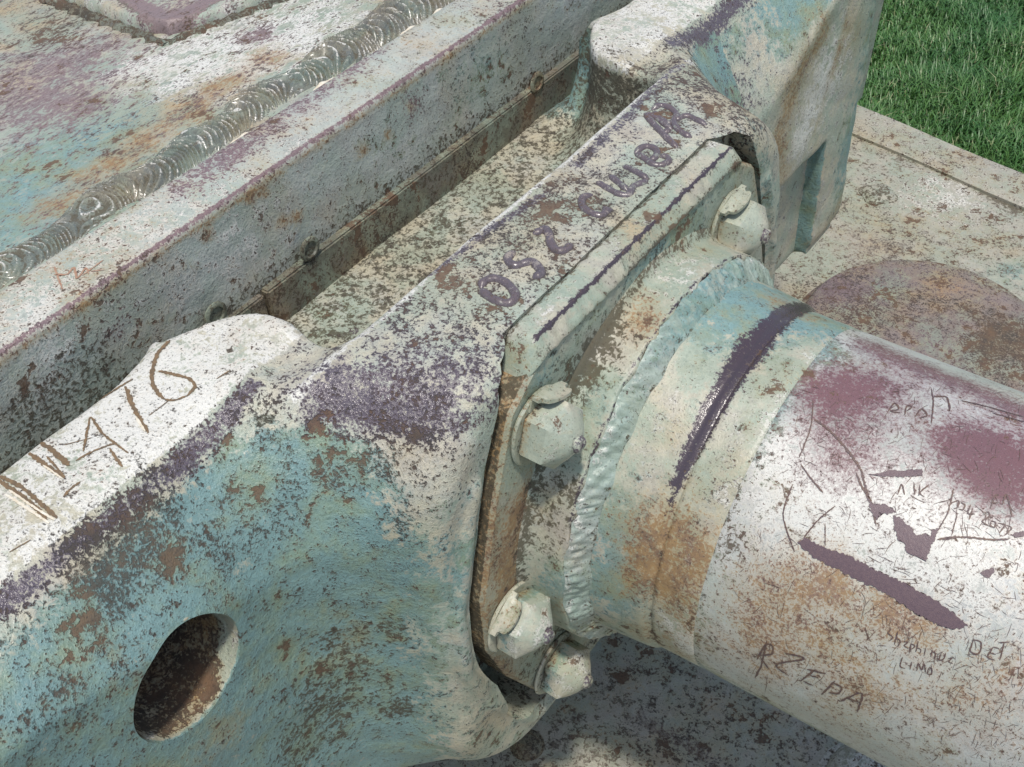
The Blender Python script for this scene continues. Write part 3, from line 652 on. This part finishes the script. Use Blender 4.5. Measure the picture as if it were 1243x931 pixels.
cast_letter('cast_emblem', [z2((505, 150), (560, 215), (620, 280), (680, 340), (725, 380)), z2((505, 150), (590, 185), (660, 240), (690, 260)), z2((550, 130), (610, 100), (680, 120), (720, 165), (700, 210), (740, 270), (820, 315)), z2((700, 200), (780, 170), (850, 195), (920, 230)), z2((560, 140), (640, 210), (700, 215)), z2((630, 290), (680, 250))], .0032)

# gouged writing on the near ledge
def ribbon(V, F, bvh, pts, wpx, step=1.8, lift=.0005, jag=.25, taper=True, closed_ends=True):
    pl = smooth_poly(pts, step); n = len(pl); hs = [hit(bvh, a, b) for a, b in pl]; hs = [q for q in hs if q[0]]
    n = len(hs)
    if n < 2: return
    base = len(V); 
    for i, (p, nn) in enumerate(hs):
        t = (hs[min(i + 1, n - 1)][0] - hs[max(i - 1, 0)][0]); 
        if t.length < 1e-9: t = Vector((1, 0, 0))
        sd = t.normalized().cross(nn).normalized()
        mpp = (p - CAM).length / FPX
        e = min(1, .35 + min(i, n - 1 - i) * .3) if taper else 1
        wv = wpx * mpp * .5 * e
        V.append(p + nn * lift + sd * wv * (1 + random.uniform(-jag, jag))); V.append(p + nn * lift - sd * wv * (1 + random.uniform(-jag, jag)))
    for i in range(n - 1): a = base + 2 * i; F.append((a, a + 1, a + 3, a + 2))
def ribbons(name, bvh, strokes, mat, parent, lift=.0005, jag=.3, label=None):
    V, F = [], []
    for s in strokes: ribbon(V, F, bvh, s[1], s[0], lift=lift, jag=jag)
    o = link(name, mesh(name, V, F), mat, parent, smooth=False)
    if label: o['label'] = label
    return o
z3 = lambda *p: zz(0, 370, 2.661, p)
ribbons('gouged_letter', B_CAST, [(5, z3((-20, 560), (60, 610), (130, 670), (150, 700))), (5, z3((0, 555), (70, 590), (140, 650), (185, 690)))], M_GOUGE, mant, jag=.4)
ribbons('gouged_letter', B_CAST, [(5, z3((95, 480), (150, 520), (210, 560))), (6, z3((120, 440), (160, 465), (225, 520))), (2.5, z3((150, 490), (205, 550)))], M_GOUGE, mant, jag=.5)
ribbons('gouged_letter', B_CAST, [(3, z3((270, 475), (285, 400), (295, 365), (330, 415), (380, 455), (415, 480))), (2.5, z3((245, 505), (290, 480), (350, 455), (375, 450))), (3.5, z3((355, 465), (375, 495), (395, 525))), (3, z3((205, 620), (230, 595), (260, 572)))], M_GOUGE, mant, jag=.5)
ribbons('gouged_letter', B_CAST, [(5, z3((405, 265), (425, 315), (450, 365), (480, 415))), (3, z3((285, 335), (350, 290), (430, 240)))], M_GOUGE, mant, jag=.5)
ribbons('gouged_letter', B_CAST, [(5, z3((550, 115), (510, 160), (492, 220), (500, 270), (530, 305))), (4, z3((512, 215), (560, 225), (610, 240), (630, 265), (605, 295))), (2.5, z3((605, 295), (560, 310), (530, 305)))], M_GOUGE, mant, jag=.4)
for st in ((2, z3((700, 240), (745, 212))), (1.2, z3((205, 455), (300, 430))), (1.5, z3((30, 800), (100, 760))), (1.2, z3((480, 360), (560, 300)))): ribbons('gouge_scratch', B_CAST, [st], M_GOUGE, mant)
for st in ((3, z3((20, 615), (90, 660), (160, 708))), (2.5, z3((30, 600), (110, 655), (178, 697))), (2.5, z3((440, 365), (470, 412))), (2.2, z3((140, 520), (205, 565)))): ribbons('gouge_lip', B_CAST, [st], M_PALE, mant, lift=.0008)

# ------------------------------------------------------------------ gun: sleeve plate, nuts, sleeve, barrel
gun = empty('gun_barrel', (0, 0, -.14), 'white gun barrel scratched with graffiti, in a bolted sleeve with weld ring', 'gun barrel')
def build_plate():
    bm = bmesh.new()
    prof = [(-.046, 0), (-.024, 0), (-.0205, -.0025)]
    rings = []
    cy, cz = 0, 0
    def ring(x, inset):
        vs = []
        n = len(PLATE)
        for i, (py, pz) in enumerate(PLATE):
            d = Vector((py, pz)); L = d.length; d = d * ((L + inset) / L); vs.append(bm.verts.new((x, d.x, d.y)))
        return vs
    pts = []
    rs = [ring(x, i) for x, i in prof] + [ring(-.0195, -.02), ring(-.0195, -.06)]
    n = len(PLATE)
    for a, b in zip(rs[:-1], rs[1:]):
        for i in range(n): bm.faces.new((a[i], a[(i + 1) % n], b[(i + 1) % n], b[i]))
    bmesh.ops.recalc_face_normals(bm, faces=bm.faces)
    bmesh.ops.subdivide_edges(bm, edges=bm.edges[:], cuts=5, use_grid_fill=True)
    me = bpy.data.meshes.new('sleeve_plate'); bm.to_mesh(me); bm.free()
    o = link('sleeve_plate', me, M_PLATE, gun, angle=R(30))
    if norms(o)[np.argmax(verts(o)[:, 0])][0] < 0: me.flip_normals()
    X0 = lambda a, b: tuple(on(a, b, 0, -.02))
    def fn(P, N, A):
        sd = poly_sd(P[:, 1], P[:, 2], PLATE); A[:, CH['stain']] += .5 * np.exp(-(sd / .006) ** 2)
        A[:, CH['grime']] += .32 * np.exp(-((np.hypot(P[:, 1], P[:, 2]) - .172) / .012) ** 2); A[:, CH['stain']] += .5 * (P[:, 0] < -.0235); A[:, CH['grime']] += .62 * (P[:, 0] < -.0235)  # grime round the neck; plate sides darkened to carry the slot's shade
    paint(o, {'under': .30}, [(X0(640, 610), .03, 'stain', .9), (X0(632, 660), .035, 'stain', .9), (X0(632, 660), .03, 'chip', .25), (X0(625, 705), .03, 'stain', .9), (X0(620, 800), .03, 'stain', .6), (X0(680, 820), .04, 'stain', .4), (X0(645, 810), .03, 'chip', .25), (X0(695, 450), .04, 'grime', .5), (X0(875, 280), .025, 'stain', .9), (X0(800, 300), .06, 'under', .35), (X0(945, 330), .012, 'chip', .8), (X0(650, 460), .03, 'under', .25), (X0(690, 600), .03, 'grime', .5)], fn)
    # proud bar along the top of the plate
    prof = [(-.05, .175), (-.045, .1985), (-.043, .2), (-.027, .2), (-.0255, .1995), (-.0185, .1895), (-.0182, .188), (-.0197, .1868), (-.03, .180)]
    y = np.linspace(-1, 1, 180); Pt = np.zeros((len(prof), 180, 3))
    pr2 = []
    for i in range(len(prof) - 1):
        for k in range(4): t = k / 4; pr2.append((prof[i][0] * (1 - t) + prof[i + 1][0] * t, prof[i][1] * (1 - t) + prof[i + 1][1] * t))
    pr2.append(prof[-1]); Pt = np.zeros((len(pr2), 180, 3))
    for i, (x, z) in enumerate(pr2):
        hw = .128 - .35 * (z - .2) * .6
        Pt[i, :, 0] = x + .0004 * np.sin(y * 60 + x * 90); Pt[i, :, 1] = y * hw; Pt[i, :, 2] = z + .0003 * np.sin(y * 45)
    def tail(col, sg):
        out = []
        for (dy, dz, k) in ((.004, -.002, .97), (.010, -.007, .8), (.018, -.015, .5), (.027, -.025, .15), (.030, -.030, 0)):
            c = col.copy(); c[..., 0] = -.034 + (c[..., 0] + .034) * k - .001 * (1 - k); c[..., 1] += sg * dy; c[..., 2] = .185 + (c[..., 2] - .185) * k + dz; out.append(c)
        return out if sg > 0 else out[::-1]
    Pt = np.concatenate(tail(Pt[:, :1], -1) + [Pt] + tail(Pt[:, -1:], 1), 1)
    o = link('plate_bar', grid_mesh('plate_bar', Pt), M_NECK, gun, angle=R(28))
    if norms(o)[Pt.shape[1] * 10 + 90][2] < 0: o.data.flip_normals()
    def fn(P, N, A):
        d = np.hypot(P[:, 0] + .0257, P[:, 2] - .1995); A[:, CH['wear']] += 1.1 * np.exp(-(d / .0017) ** 2)
        d = np.hypot(P[:, 0] + .0183, P[:, 2] - .1885); A[:, CH['chip']] += .5 * np.exp(-(d / .0015) ** 2)
        A[:, CH['white']] += .2 * (N[:, 2] > .9); A[:, CH['grime']] += .5 * (P[:, 0] < -.0425)
        A[:, CH['chip']] += .06
    paint(o, {'chip': .06}, [], fn)
build_plate()
def revolve(name, prof, n, mat, fnr=None, angle=None):
    th = np.linspace(0, 2 * np.pi, n, endpoint=False)
    Pr = np.array(prof); X = np.repeat(Pr[:, :1], n, 1); Rr = np.repeat(Pr[:, 1:2], n, 1); T = np.repeat(th[None], len(Pr), 0)
    if fnr: X, Rr = fnr(X, Rr, T)
    V = np.stack([X, Rr * np.cos(T), Rr * np.sin(T)], -1).reshape(-1, 3)
    i = np.arange(len(Pr) * n).reshape(len(Pr), n); j = np.roll(i, -1, 1)
    F = np.stack([i[:-1], i[1:], j[1:], j[:-1]], -1).reshape(-1, 4)
    o = link(name, fast_mesh(name, V, F[:, ::-1]), mat, gun, angle=angle)
    k = len(Pr) // 2 * n
    if (norms(o)[k][1:] @ verts(o)[k][1:]) < 0: o.data.flip_normals()
    return o
def seg(a, b, n): return [(a[0] + (b[0] - a[0]) * k / n, a[1] + (b[1] - a[1]) * k / n) for k in range(n)]
def build_gun():
    # neck welded to the plate
    pr = [(-.024, .176), (-.0195, .1755), (-.0175, .170), (-.014, .167)] + seg((-.010, .166), (.011, .165), 7) + [(.011, .165), (.0125, .1645), (.0132, .162), (.0132, .15)]
    o = revolve('neck', pr, 280, M_NECK, lambda X, Rr, T: (X + .0012 * np.sin(T * 31 + 2 * np.sin(T * 7)) * (X > .010), Rr + .0005 * np.sin(T * 13)))
    cy = lambda a, b, r: tuple(cylhit(a, b, r))
    def fn(P, N, A):
        A[:, CH['grime']] += .5 * np.exp(-((P[:, 0] + .019) / .005) ** 2)
        A[:, CH['wear']] += .6 * np.exp(-((P[:, 0] - .0122) / .0013) ** 2) * (P[:, 2] > .06)
    paint(o, {}, [(cy(770, 390, .165), .03, 'stain', .55), (cy(740, 400, .165), .02, 'grime', .55), (cy(710, 450, .165), .025, 'grime', .6), (cy(690, 590, .165), .02, 'grime', .5), (cy(670, 650, .165), .025, 'grime', .5), (cy(680, 720, .165), .03, 'under', .5), (cy(830, 330, .165), .04, 'white', .4), (cy(730, 480, .165), .03, 'under', .3), (cy(690, 740, .165), .02, 'stain', .5)], fn)
    # weld ring
    def rf(X, Rr, T):
        x = (X - .0125) / .0135
        ph = T * 118 / 6.283 + 1.5 * x + 1.1 * np.sin(T * 9) + .7 * np.sin(T * 23 + 1); fr = ph - np.floor(ph); rip = np.where(fr < .7, fr / .7, (1 - fr) / .3)
        prof = np.sin(np.clip(x, 0, 1) * np.pi) ** .6
        return X + .0012 * np.sin(T * 23), Rr + prof * (rip * .0014 * (1 + .7 * np.sin(T * 31 + 2 * np.sin(T * 5))) + .0012 * np.sin(T * 17 + 1) + .0008 * np.sin(T * 57 + 9 * x) + .0006 * np.sin(T * 133 + 4))
    pr = [(.0125 + .0135 * k / 14, .1635 - .0150 * (k / 14) ** 1.15) for k in range(15)] + [(.0285, .146)]
    o = revolve('weld_ring', pr, 900, M_RINGWELD, rf)
    def fn(P, N, A):
        e = np.exp(-((P[:, 0] - .0135) / .002) ** 2) * (P[:, 2] > .03); A[:, CH['wear']] += .25 * e; A[:, CH['white']] += .35 * np.exp(-((P[:, 0] - .015) / .004) ** 2)
        A[:, CH['grime']] += .4 * np.exp(-((P[:, 0] - .0262) / .002) ** 2)
    paint(o, {}, [(cy(735, 780, .16), .03, 'stain', .25), (cy(870, 350, .16), .06, 'under', .4)], fn)
    # sleeve cone with its closing ring
    pr = seg((.0255, .1488), (.064, .1445), 14) + [(.064, .1445), (.066, .1440), (.0675, .1425), (.069, .1412), (.0705, .1408)] + [(.0715, .1400), (.0725, .1402)] + seg((.0733, .1412), (.098, .1408), 10) + [(.098, .1408), (.102, .1405), (.1055, .1401), (.107, .138)]
    o = revolve('sleeve', pr, 300, M_NECK, lambda X, Rr, T: (X, Rr + .0003 * np.sin(T * 11 + X * 90)))
    def fn(P, N, A):
        g = np.exp(-((P[:, 0] - .0675) / (.0035 + .0045 * np.clip((P[:, 2] - .08) / .06, 0, 1))) ** 2); up = np.clip((P[:, 2] - .065) / .05, 0, 1)
        A[:, CH['wear']] += 1.3 * g * up; A[:, CH['chip']] += .25 * np.exp(-((P[:, 0] - .072) / .002) ** 2)
        A[:, CH['white']] += .15 * np.clip((P[:, 0] - .088) / .012, 0, 1); lowg = np.clip((.10 - P[:, 2]) / .1, 0, 1) * np.clip((P[:, 0] - .045) / .02, 0, 1); A[:, CH['stain']] += .35 * lowg * (P[:, 2] > -.06)
    paint(o, {'white': .15}, [(cy(920, 360, .145), .045, 'under', .7), (cy(880, 390, .145), .04, 'under', .5), (cy(960, 370, .145), .02, 'stain', .7), (cy(905, 420, .145), .02, 'wear', .25), (cy(760, 640, .145), .04, 'under', .45), (cy(750, 720, .145), .04, 'under', .5), (cy(800, 640, .145), .03, 'stain', .6), (cy(815, 700, .142), .03, 'stain', .45), (cy(780, 690, .145), .03, 'stain', .4), (cy(740, 770, .145), .03, 'under', .3), (cy(1000, 390, .142), .03, 'under', .6), (cy(950, 470, .142), .02, 'chip', .16), (cy(870, 580, .142), .025, 'chip', .14), (cy(850, 680, .142), .02, 'stain', .5), (cy(830, 780, .142), .03, 'white', .5)], fn)
    # barrel
    pr = [(.103, .1385), (.1045, .1395), (.106, .140)] + [(.106 + (.62 - .106) * k / 150, .140 - .0052 * (k / 150)) for k in range(1, 151)] + [(.62 + 1.9 * k / 40, .1348 - .045 * (k / 40)) for k in range(1, 41)] + [(2.521, .06), (2.45, .0425), (2.2, .0425)]
    o = revolve('tube', pr, 320, M_BARREL)
    def fn(P, N, A):
        lower = np.clip((-.02 - P[:, 2]) / .08, 0, 1); A[:, CH['under']] += .9 * np.clip((-.035 - P[:, 2]) / .05, 0, 1)
        A[:, CH['stain']] += .20 * np.clip((.02 - P[:, 2]) / .06, 0, 1)
    def fn2(P, N, A):
        fn(P, N, A); e = np.clip(1 - (P[:, 0] - .106) / .03, 0, 1); A[:, CH['under']] += .30 * e; A[:, CH['grime']] += .18 * e; A[:, CH['stain']] += .2 * e
        th = np.arctan2(P[:, 2], P[:, 1]); A[:, CH['chip']] += .06 * (.5 + .5 * np.sin(th * 6 + P[:, 0] * 14))
    b = lambda x, y: cy(x, y, .138)
    paint(o, {}, [(b(1035, 475), .030, 'wear', .75), (b(990, 480), .024, 'wear', .45), (b(1085, 470), .024, 'wear', .35), ([b(1060, 425), b(1150, 462), b(1250, 503)], .017, 'wear', .85), (b(1190, 550), .028, 'wear', .6), (b(1240, 565), .032, 'wear', .75), (b(1150, 530), .024, 'wear', .35), (b(1010, 550), .026, 'wear', .45), (b(1215, 595), .02, 'wear', .35), (b(1050, 560), .025, 'wear', .22), (b(1130, 600), .05, 'wear', .12),
                  (b(930, 740), .032, 'stain', .62), (b(960, 700), .024, 'stain', .5), (b(900, 790), .03, 'stain', .5), (b(985, 830), .05, 'stain', .3), (b(1040, 860), .03, 'stain', .3), (b(1010, 690), .02, 'stain', .5), (b(1080, 730), .018, 'stain', .5), (b(1130, 765), .016, 'stain', .4), (b(990, 780), .02, 'stain', .35), (b(1160, 850), .03, 'stain', .4), (b(1060, 830), .025, 'stain', .35), (b(940, 690), .02, 'stain', .25), (b(1230, 830), .05, 'stain', .4), (b(1030, 730), .02, 'stain', .5), (b(1100, 760), .02, 'stain', .4),
                  (b(960, 560), .05, 'white', .5), (b(1000, 640), .06, 'white', .5), (b(1200, 700), .06, 'white', .5), (b(1100, 620), .05, 'white', .5), (b(930, 480), .02, 'under', .4), (b(1000, 430), .02, 'under', .3), (b(880, 600), .015, 'grime', .35), (b(890, 660), .012, 'grime', .4), (b(1200, 740), .06, 'chip', .08), (b(1100, 480), .04, 'chip', .12)], fn2)
    return o
def cylhit(px, py, r):
    d = ray(px, py); a = d.y ** 2 + d.z ** 2; b = CAM.y * d.y + CAM.z * d.z; c = CAM.y ** 2 + CAM.z ** 2 - r * r
    D = max(b * b - a * c, 0); return CAM + d * ((-b - math.sqrt(D)) / a)
tube = build_gun()
B_TUBE = bvh_of(tube)

def build_nut(y, z, ang, seed, tab=None):
    x0 = -.0195; ap = .0218
    root_mesh = []
    n = 48; prof = [(.0035, .97, 1), (.005, 1.0, 1), (.011, 1.0, 1), (.0205, 1.0, 1), (.0210, .985, .97), (.0225, .93, .75), (.0250, .80, .4), (.0290, .60, .15), (.0322, .38, 0), (.0330, .27, 0), (.0355, .26, 0), (.0368, .19, 0), (.0370, .01, 0)]
    V, F = [], []
    for (x, s, hx) in prof:
        for k in range(n):
            t = k * 2 * math.pi / n; hr = ap / math.cos((t % (math.pi / 3)) - math.pi / 6); rr = s * (hr * hx + ap * 1.03 * (1 - hx))
            a = t + ang; V.append((x0 + x + .0004 * math.sin(t * 2 + seed), y + rr * math.cos(a), z + rr * math.sin(a)))
    for i in range(len(prof) - 1):
        for k in range(n): F.append((i * n + k, (i + 1) * n + k, (i + 1) * n + (k + 1) % n, i * n + (k + 1) % n))
    o = link('nut', mesh('nut', V, F), M_NUT, gun, angle=R(27))
    if norms(o)[n * 3][1] * (V[n * 3][1] - y) + norms(o)[n * 3][2] * (V[n * 3][2] - z) < 0: o.data.flip_normals()
    def fn(P, N, A):
        A[:, CH['wear']] += .65 * np.exp(-((P[:, 0] - x0 - .0193) / .0012) ** 2) * (.5 + .5 * np.sin(np.arctan2(P[:, 2] - z, P[:, 1] - y) * 2 + seed))
        A[:, CH['wear']] += .55 * (P[:, 0] > x0 + .0326)
        A[:, CH['stain']] += .6 * np.exp(-((P[:, 0] - x0 - .004) / .004) ** 2); A[:, CH['grime']] += .45 * np.exp(-((P[:, 0] - x0 - .003) / .0035) ** 2)
        A[:, CH['under']] += (.55 if seed in (3, 4) else .1) * (P[:, 0] < x0 + .0175)
    paint(o, {'white': .3 if seed in (3, 4) else .1}, [((x0 + .012, y - .01, z - .018), .014, 'stain', .7 if seed == 1 else .2)], fn)
    # tab washer, bent up against one flat
    V, F = [], []; nn = 32
    for (r, x) in ((.017, .001), (.0285, .001), (.029, .0022), (.028, .0036), (.017, .0036)):
        for k in range(nn):
            t = k * 2 * math.pi / nn; V.append((x0 - .0005 + x, y + r * (1 + .02 * math.sin(3 * t + seed)) * math.cos(t), z + r * math.sin(t)))
    for i in range(4):
        for k in range(nn): F.append((i * nn + k, i * nn + (k + 1) % nn, (i + 1) * nn + (k + 1) % nn, (i + 1) * nn + k))
    if tab is not None:
        base = len(V); m = 12; w = .017
        er = Vector((0, math.cos(tab), math.sin(tab))); et = Vector((0, -math.sin(tab), math.cos(tab)))
        path = [(.018, .002), (.024, .0022), (.0275, .0045), (.0272, .009), (.0262, .014), (.0275, .0185)]
        for (r, x) in path:
            for k in range(m):
                s_ = (k / (m - 1) - .5) * 2; ww = w * (1 - .25 * (x > .012) * abs(s_) ** 2)
                xx = x - (.0045 * s_ ** 2 if x > .012 else 0)
                V.append(Vector((x0 + xx, y, z)) + er * (r - .0015 * s_ ** 2) + et * s_ * ww)
        L = len(path)
        for (r, x) in path:
            for k in range(m):
                s_ = (k / (m - 1) - .5) * 2; ww = w * (1 - .25 * (x > .012) * abs(s_) ** 2)
                xx = x - (.0045 * s_ ** 2 if x > .012 else 0)
                V.append(Vector((x0 + xx + (.0022 if x < .004 else 0), y, z)) + er * (r - .0015 * s_ ** 2 + (.0024 if x >= .004 else 0)) + et * s_ * ww)
        def vid(l, i, k): return base + l * L * m + i * m + k
        for l in (0, 1):
            for i in range(L - 1):
                for k in range(m - 1):
                    q = (vid(l, i, k), vid(l, i + 1, k), vid(l, i + 1, k + 1), vid(l, i, k + 1)); F.append(q if l else q[::-1])
        for i in range(L - 1):
            for k in (0, m - 1): F.append((vid(0, i, k), vid(0, i + 1, k), vid(1, i + 1, k), vid(1, i, k)))
        for k in range(m - 1): F.append((vid(0, L - 1, k), vid(0, L - 1, k + 1), vid(1, L - 1, k + 1), vid(1, L - 1, k)))
    me = mesh('tab_washer', V, F); bm = bmesh.new(); bm.from_mesh(me); bmesh.ops.recalc_face_normals(bm, faces=bm.faces); bm.to_mesh(me); bm.free()
    ws = link('tab_washer', me, M_NUT, o, angle=R(40)); ws.matrix_parent_inverse = Matrix.Identity(4)
    paint(ws, {'stain': .35, 'under': .35, 'chip': .12})
    return o
nuts = [(.119, .138, .35, 1, R(100)), (-.142, .138, .15, 2, R(70)), (-.187, -.024, .45, 3, R(120)), (-.138, -.152, .2, 4, None), (.188, -.012, .1, 5, R(80)), (.136, -.142, .3, 6, None)]
for a in nuts: build_nut(*a)

# ------------------------------------------------------------------ scratches and writing on the barrel
z4 = lambda *p: zz(940, 440, 4.046, p); z5 = lambda *p: zz(940, 650, 3.313, p); z6 = lambda *p: zz(1000, 540, 5.115, p)
def letters(name, strokes, mat=M_SCRATCH, w=1.8, **k): return ribbons(name, B_TUBE, [(w, s) for s in strokes], mat, gun, **k)
# name scratched low on the barrel, letter by letter
for st in ([[(917, 822), (925, 805), (931, 777)], [(919, 800), (930, 782), (938, 784), (937, 793), (921, 795)], [(923, 797), (934, 812)]],
           [[(953, 792), (976, 799), (943, 806), (958, 820)]],
           [[(990, 812), (972, 826)], [(980, 812), (1003, 817)], [(975, 826), (988, 832)], [(983, 819), (994, 822)]],
           [[(1014, 826), (998, 842)], [(1011, 828), (1022, 834), (1018, 841), (1006, 840)]],
           [[(1019, 851), (1046, 841), (1041, 864)], [(1028, 847), (1044, 852)]]):
    letters('scratched_letter', st, M_GOUGE if False else M_SCRATCH, 2.2, jag=.5)
txt = [[[(1082, 764), (1078, 768), (1084, 773), (1079, 778)]], [[(1090, 766), (1086, 782)], [(1088, 775), (1093, 777), (1091, 784)]], [[(1097, 779), (1103, 779), (1098, 783), (1103, 787)]], [[(1106, 781), (1104, 793)], [(1106, 781), (1111, 784), (1106, 788)]], [[(1115, 778), (1112, 791)], [(1113, 786), (1118, 788), (1117, 793)]], [[(1124, 786), (1122, 796)]], [[(1132, 788), (1130, 797)], [(1131, 790), (1136, 793), (1135, 799)]], [[(1143, 792), (1140, 801), (1146, 799), (1148, 792)]], [[(1151, 799), (1156, 798), (1152, 803), (1157, 805)]],
       [[(1096, 797), (1093, 808), (1099, 811)]], [[(1107, 803), (1105, 812)]], [[(1113, 814), (1115, 805), (1119, 813), (1122, 805), (1124, 816)]], [[(1128, 810), (1126, 817), (1131, 818), (1131, 811), (1128, 810)]],
       [[(1206, 785), (1199, 797), (1208, 801)], [(1202, 792), (1209, 794)], [(1206, 785), (1213, 787)]], [[(1212, 780), (1226, 779)], [(1219, 780), (1214, 801)]], [[(1182, 776), (1178, 790), (1188, 793), (1191, 780), (1182, 776)]]]
for st in txt: letters('scratched_letter', st, w=1.5, jag=.4)
# initials and date higher up
for st in ([z4((870, 690), (905, 680), (900, 710), (880, 720)), z4((915, 690), (935, 700), (925, 725), (905, 720))], [z4((965, 700), (950, 740), (985, 745)), z4((975, 715), (955, 775))],
           [z4((1030, 740), (1050, 735), (1055, 760), (1020, 780), (1050, 800))], [z4((1065, 780), (1085, 785), (1080, 810), (1060, 800), (1065, 780))], [z4((1100, 790), (1130, 800), (1105, 840))], [z4((1140, 800), (1165, 815), (1130, 850))],
           [z4((1060, 720), (1080, 660), (1100, 650)), z4((1100, 690), (1060, 690))], [z4((1120, 700), (1140, 650), (1165, 750))],
           [z4((605, 650), (625, 600), (640, 650))], [z4((685, 590), (690, 650))], [z4((715, 600), (710, 655)), z4((760, 600), (715, 640), (735, 660))], [z4((560, 240), (590, 200), (610, 230), (570, 240), (620, 250))], [z4((640, 260), (650, 215), (675, 220), (650, 240))], [z4((690, 270), (720, 230), (750, 260), (715, 275))]):
    letters('scratched_letter', st, w=1.7, jag=.4)
# curved scrape, long arrow-like strokes
ribbons('long_scratch', B_TUBE, [(2.6, z4((195, 280), (260, 325), (320, 385), (380, 460), (425, 530), (450, 620), (475, 690))), (2.2, z4((400, 540), (430, 610), (470, 680), (500, 800))), (3.2, z4((450, 640), (480, 700), (500, 760)))], M_SCRATCH, gun, jag=.5)
ribbons('long_scratch', B_TUBE, [(1.6, z4((100, 930), (60, 820), (45, 730), (90, 600))), (1.6, z4((145, 860), (220, 770), (300, 705))), (1.2, z4((250, 900), (250, 790))), (1.6, z4((120, 470), (150, 400), (180, 310), (190, 190))), (2.0, z4((130, 500), (180, 570), (240, 640)))], M_SCRATCH, gun, jag=.4)
ribbons('long_scratch', B_TUBE, [(2.2, z4((800, 870), (870, 860), (960, 860), (1060, 870), (1150, 870))), (2.6, z4((830, 870), (870, 862))), (1.5, z4((800, 830), (850, 740), (880, 620))), (1.4, z4((870, 850), (900, 740)))], M_SCRATCH, gun, jag=.5)
ribbons('long_scratch', B_TUBE, [(2.4, z4((780, 170), (840, 170), (855, 200), (860, 240))), (1.6, z4((770, 130), (780, 200), (770, 300))), (1.8, z4((920, 190), (1030, 215), (1226, 270))), (1.5, z4((1070, 250), (1230, 295)))], M_SCRATCH, gun, jag=.4)
def blotch(name, pts, mat, jag=.9, bvh=B_TUBE, parent=gun, lift=.0006):
    """flat patch of bare metal following the surface, ragged outline"""
    P = [Vector(p) for p in pts]; out = []
    for i in range(len(P)):
        a, b = P[i], P[(i + 1) % len(P)]; n = max(1, int((b - a).length / 1.6)); nn = Vector((-(b - a).y, (b - a).x)).normalized()
        for k in range(n): out.append(a.lerp(b, k / n) + nn * random.uniform(-jag, jag))
    bm = bmesh.new(); vs = [bm.verts.new((p.x, p.y, 0)) for p in out]; f = bm.faces.new(vs); bmesh.ops.triangulate(bm, faces=[f])
    for _ in range(2):
        es = [e for e in bm.edges if e.calc_length() > 7]
        if not es: break
        bmesh.ops.subdivide_edges(bm, edges=es, cuts=3); bmesh.ops.triangulate(bm, faces=bm.faces[:])
    for v in bm.verts:
        p, n = hit(bvh, v.co.x, v.co.y)
        v.co = p + n * lift if p else on(v.co.x, v.co.y, 2, .1)
    me = bpy.data.meshes.new(name); bm.to_mesh(me); bm.free(); return link(name, me, mat, parent, smooth=True)
o = blotch('bare_metal_scrape', [(968, 658), (976, 653), (1003, 665), (1030, 674), (1060, 690), (1095, 706), (1130, 725), (1160, 745), (1175, 759), (1160, 764), (1135, 756), (1105, 740), (1080, 722), (1050, 708), (1015, 690), (990, 678)], M_SCRAPE, 1.6)
o['label'] = 'long dark purple scrape of bare metal across the barrel'
blotch('bare_metal_patch', [z6(p)[0] for p in ((430, 440), (470, 450), (510, 490), (540, 510), (570, 560), (600, 560), (630, 550), (660, 570), (670, 530), (710, 520), (700, 570), (670, 620), (650, 680), (635, 730), (610, 690), (550, 680), (510, 660), (500, 600), (460, 590), (440, 520))], M_SCRAPE, 1.2)
blotch('bare_metal_patch', [z6(p)[0] for p in ((275, 180), (330, 180), (400, 160), (500, 160), (610, 150), (615, 190), (540, 200), (440, 200), (350, 195))], M_SCRAPE, .9)
blotch('bare_metal_patch', [z6(p)[0] for p in ((970, 800), (1000, 780), (1050, 760), (1060, 790), (1020, 830))], M_SCRAPE, .8)
blotch('bare_metal_patch', [z6(p)[0] for p in ((1165, 560), (1200, 545), (1240, 535), (1243, 570), (1190, 575))], M_SCRAPE, .8)
blotch('bare_metal_patch', [z6(p)[0] for p in ((270, 320), (300, 370), (380, 370), (450, 410), (400, 430), (340, 410), (330, 470), (300, 430))], M_SCRAPE, 1.4)
# countless hairline scratches
def hairlines():
    V, F = [], []
    zones = [((1040, 1240), (600, 900), 230, 22), ((880, 1060), (640, 860), 80, 24), ((960, 1240), (470, 640), 260, 17), ((860, 980), (430, 700), 24, 18), ((1120, 1243), (760, 925), 220, 13)]
    for (xa, xb), (ya, yb), n, L in zones:
        for _ in range(n):
            x, y = random.uniform(xa, xb), random.uniform(ya, yb); a = random.choice([random.gauss(-.95, .3), random.gauss(.5, .3), random.gauss(1.6, .3), random.gauss(-.3, .4)]); l = random.uniform(.25, 1) * L; c = random.uniform(-.25, .25)
            pts = [(x, y), (x + math.cos(a) * l * .5 - math.sin(a) * l * c * .4, y + math.sin(a) * l * .5 + math.cos(a) * l * c * .4), (x + math.cos(a) * l, y + math.sin(a) * l)]
            ribbon(V, F, B_TUBE, pts, random.uniform(.3, .75), step=3, lift=.0004, jag=.4)
    o = link('hairline_scratches', mesh('hairline_scratches', V, F), M_SCRATCH, gun, smooth=False); o['kind'] = 'stuff'
hairlines()
# scrawl in red-brown on the turret strip
for ob in turret.children:
    if ob.name.startswith('front_plate'): B_FP = bvh_of(ob)
ribbons('red_brown_letter', B_FP, [(2.2, [(66, 324), (76, 352)]), (2.5, [(66, 334), (82, 333), (90, 325), (94, 338), (104, 326), (108, 333)]), (1.8, [(100, 335), (126, 316)]), (1.5, [(110, 330), (128, 328)])], M_REDPAINT, turret, jag=.5)
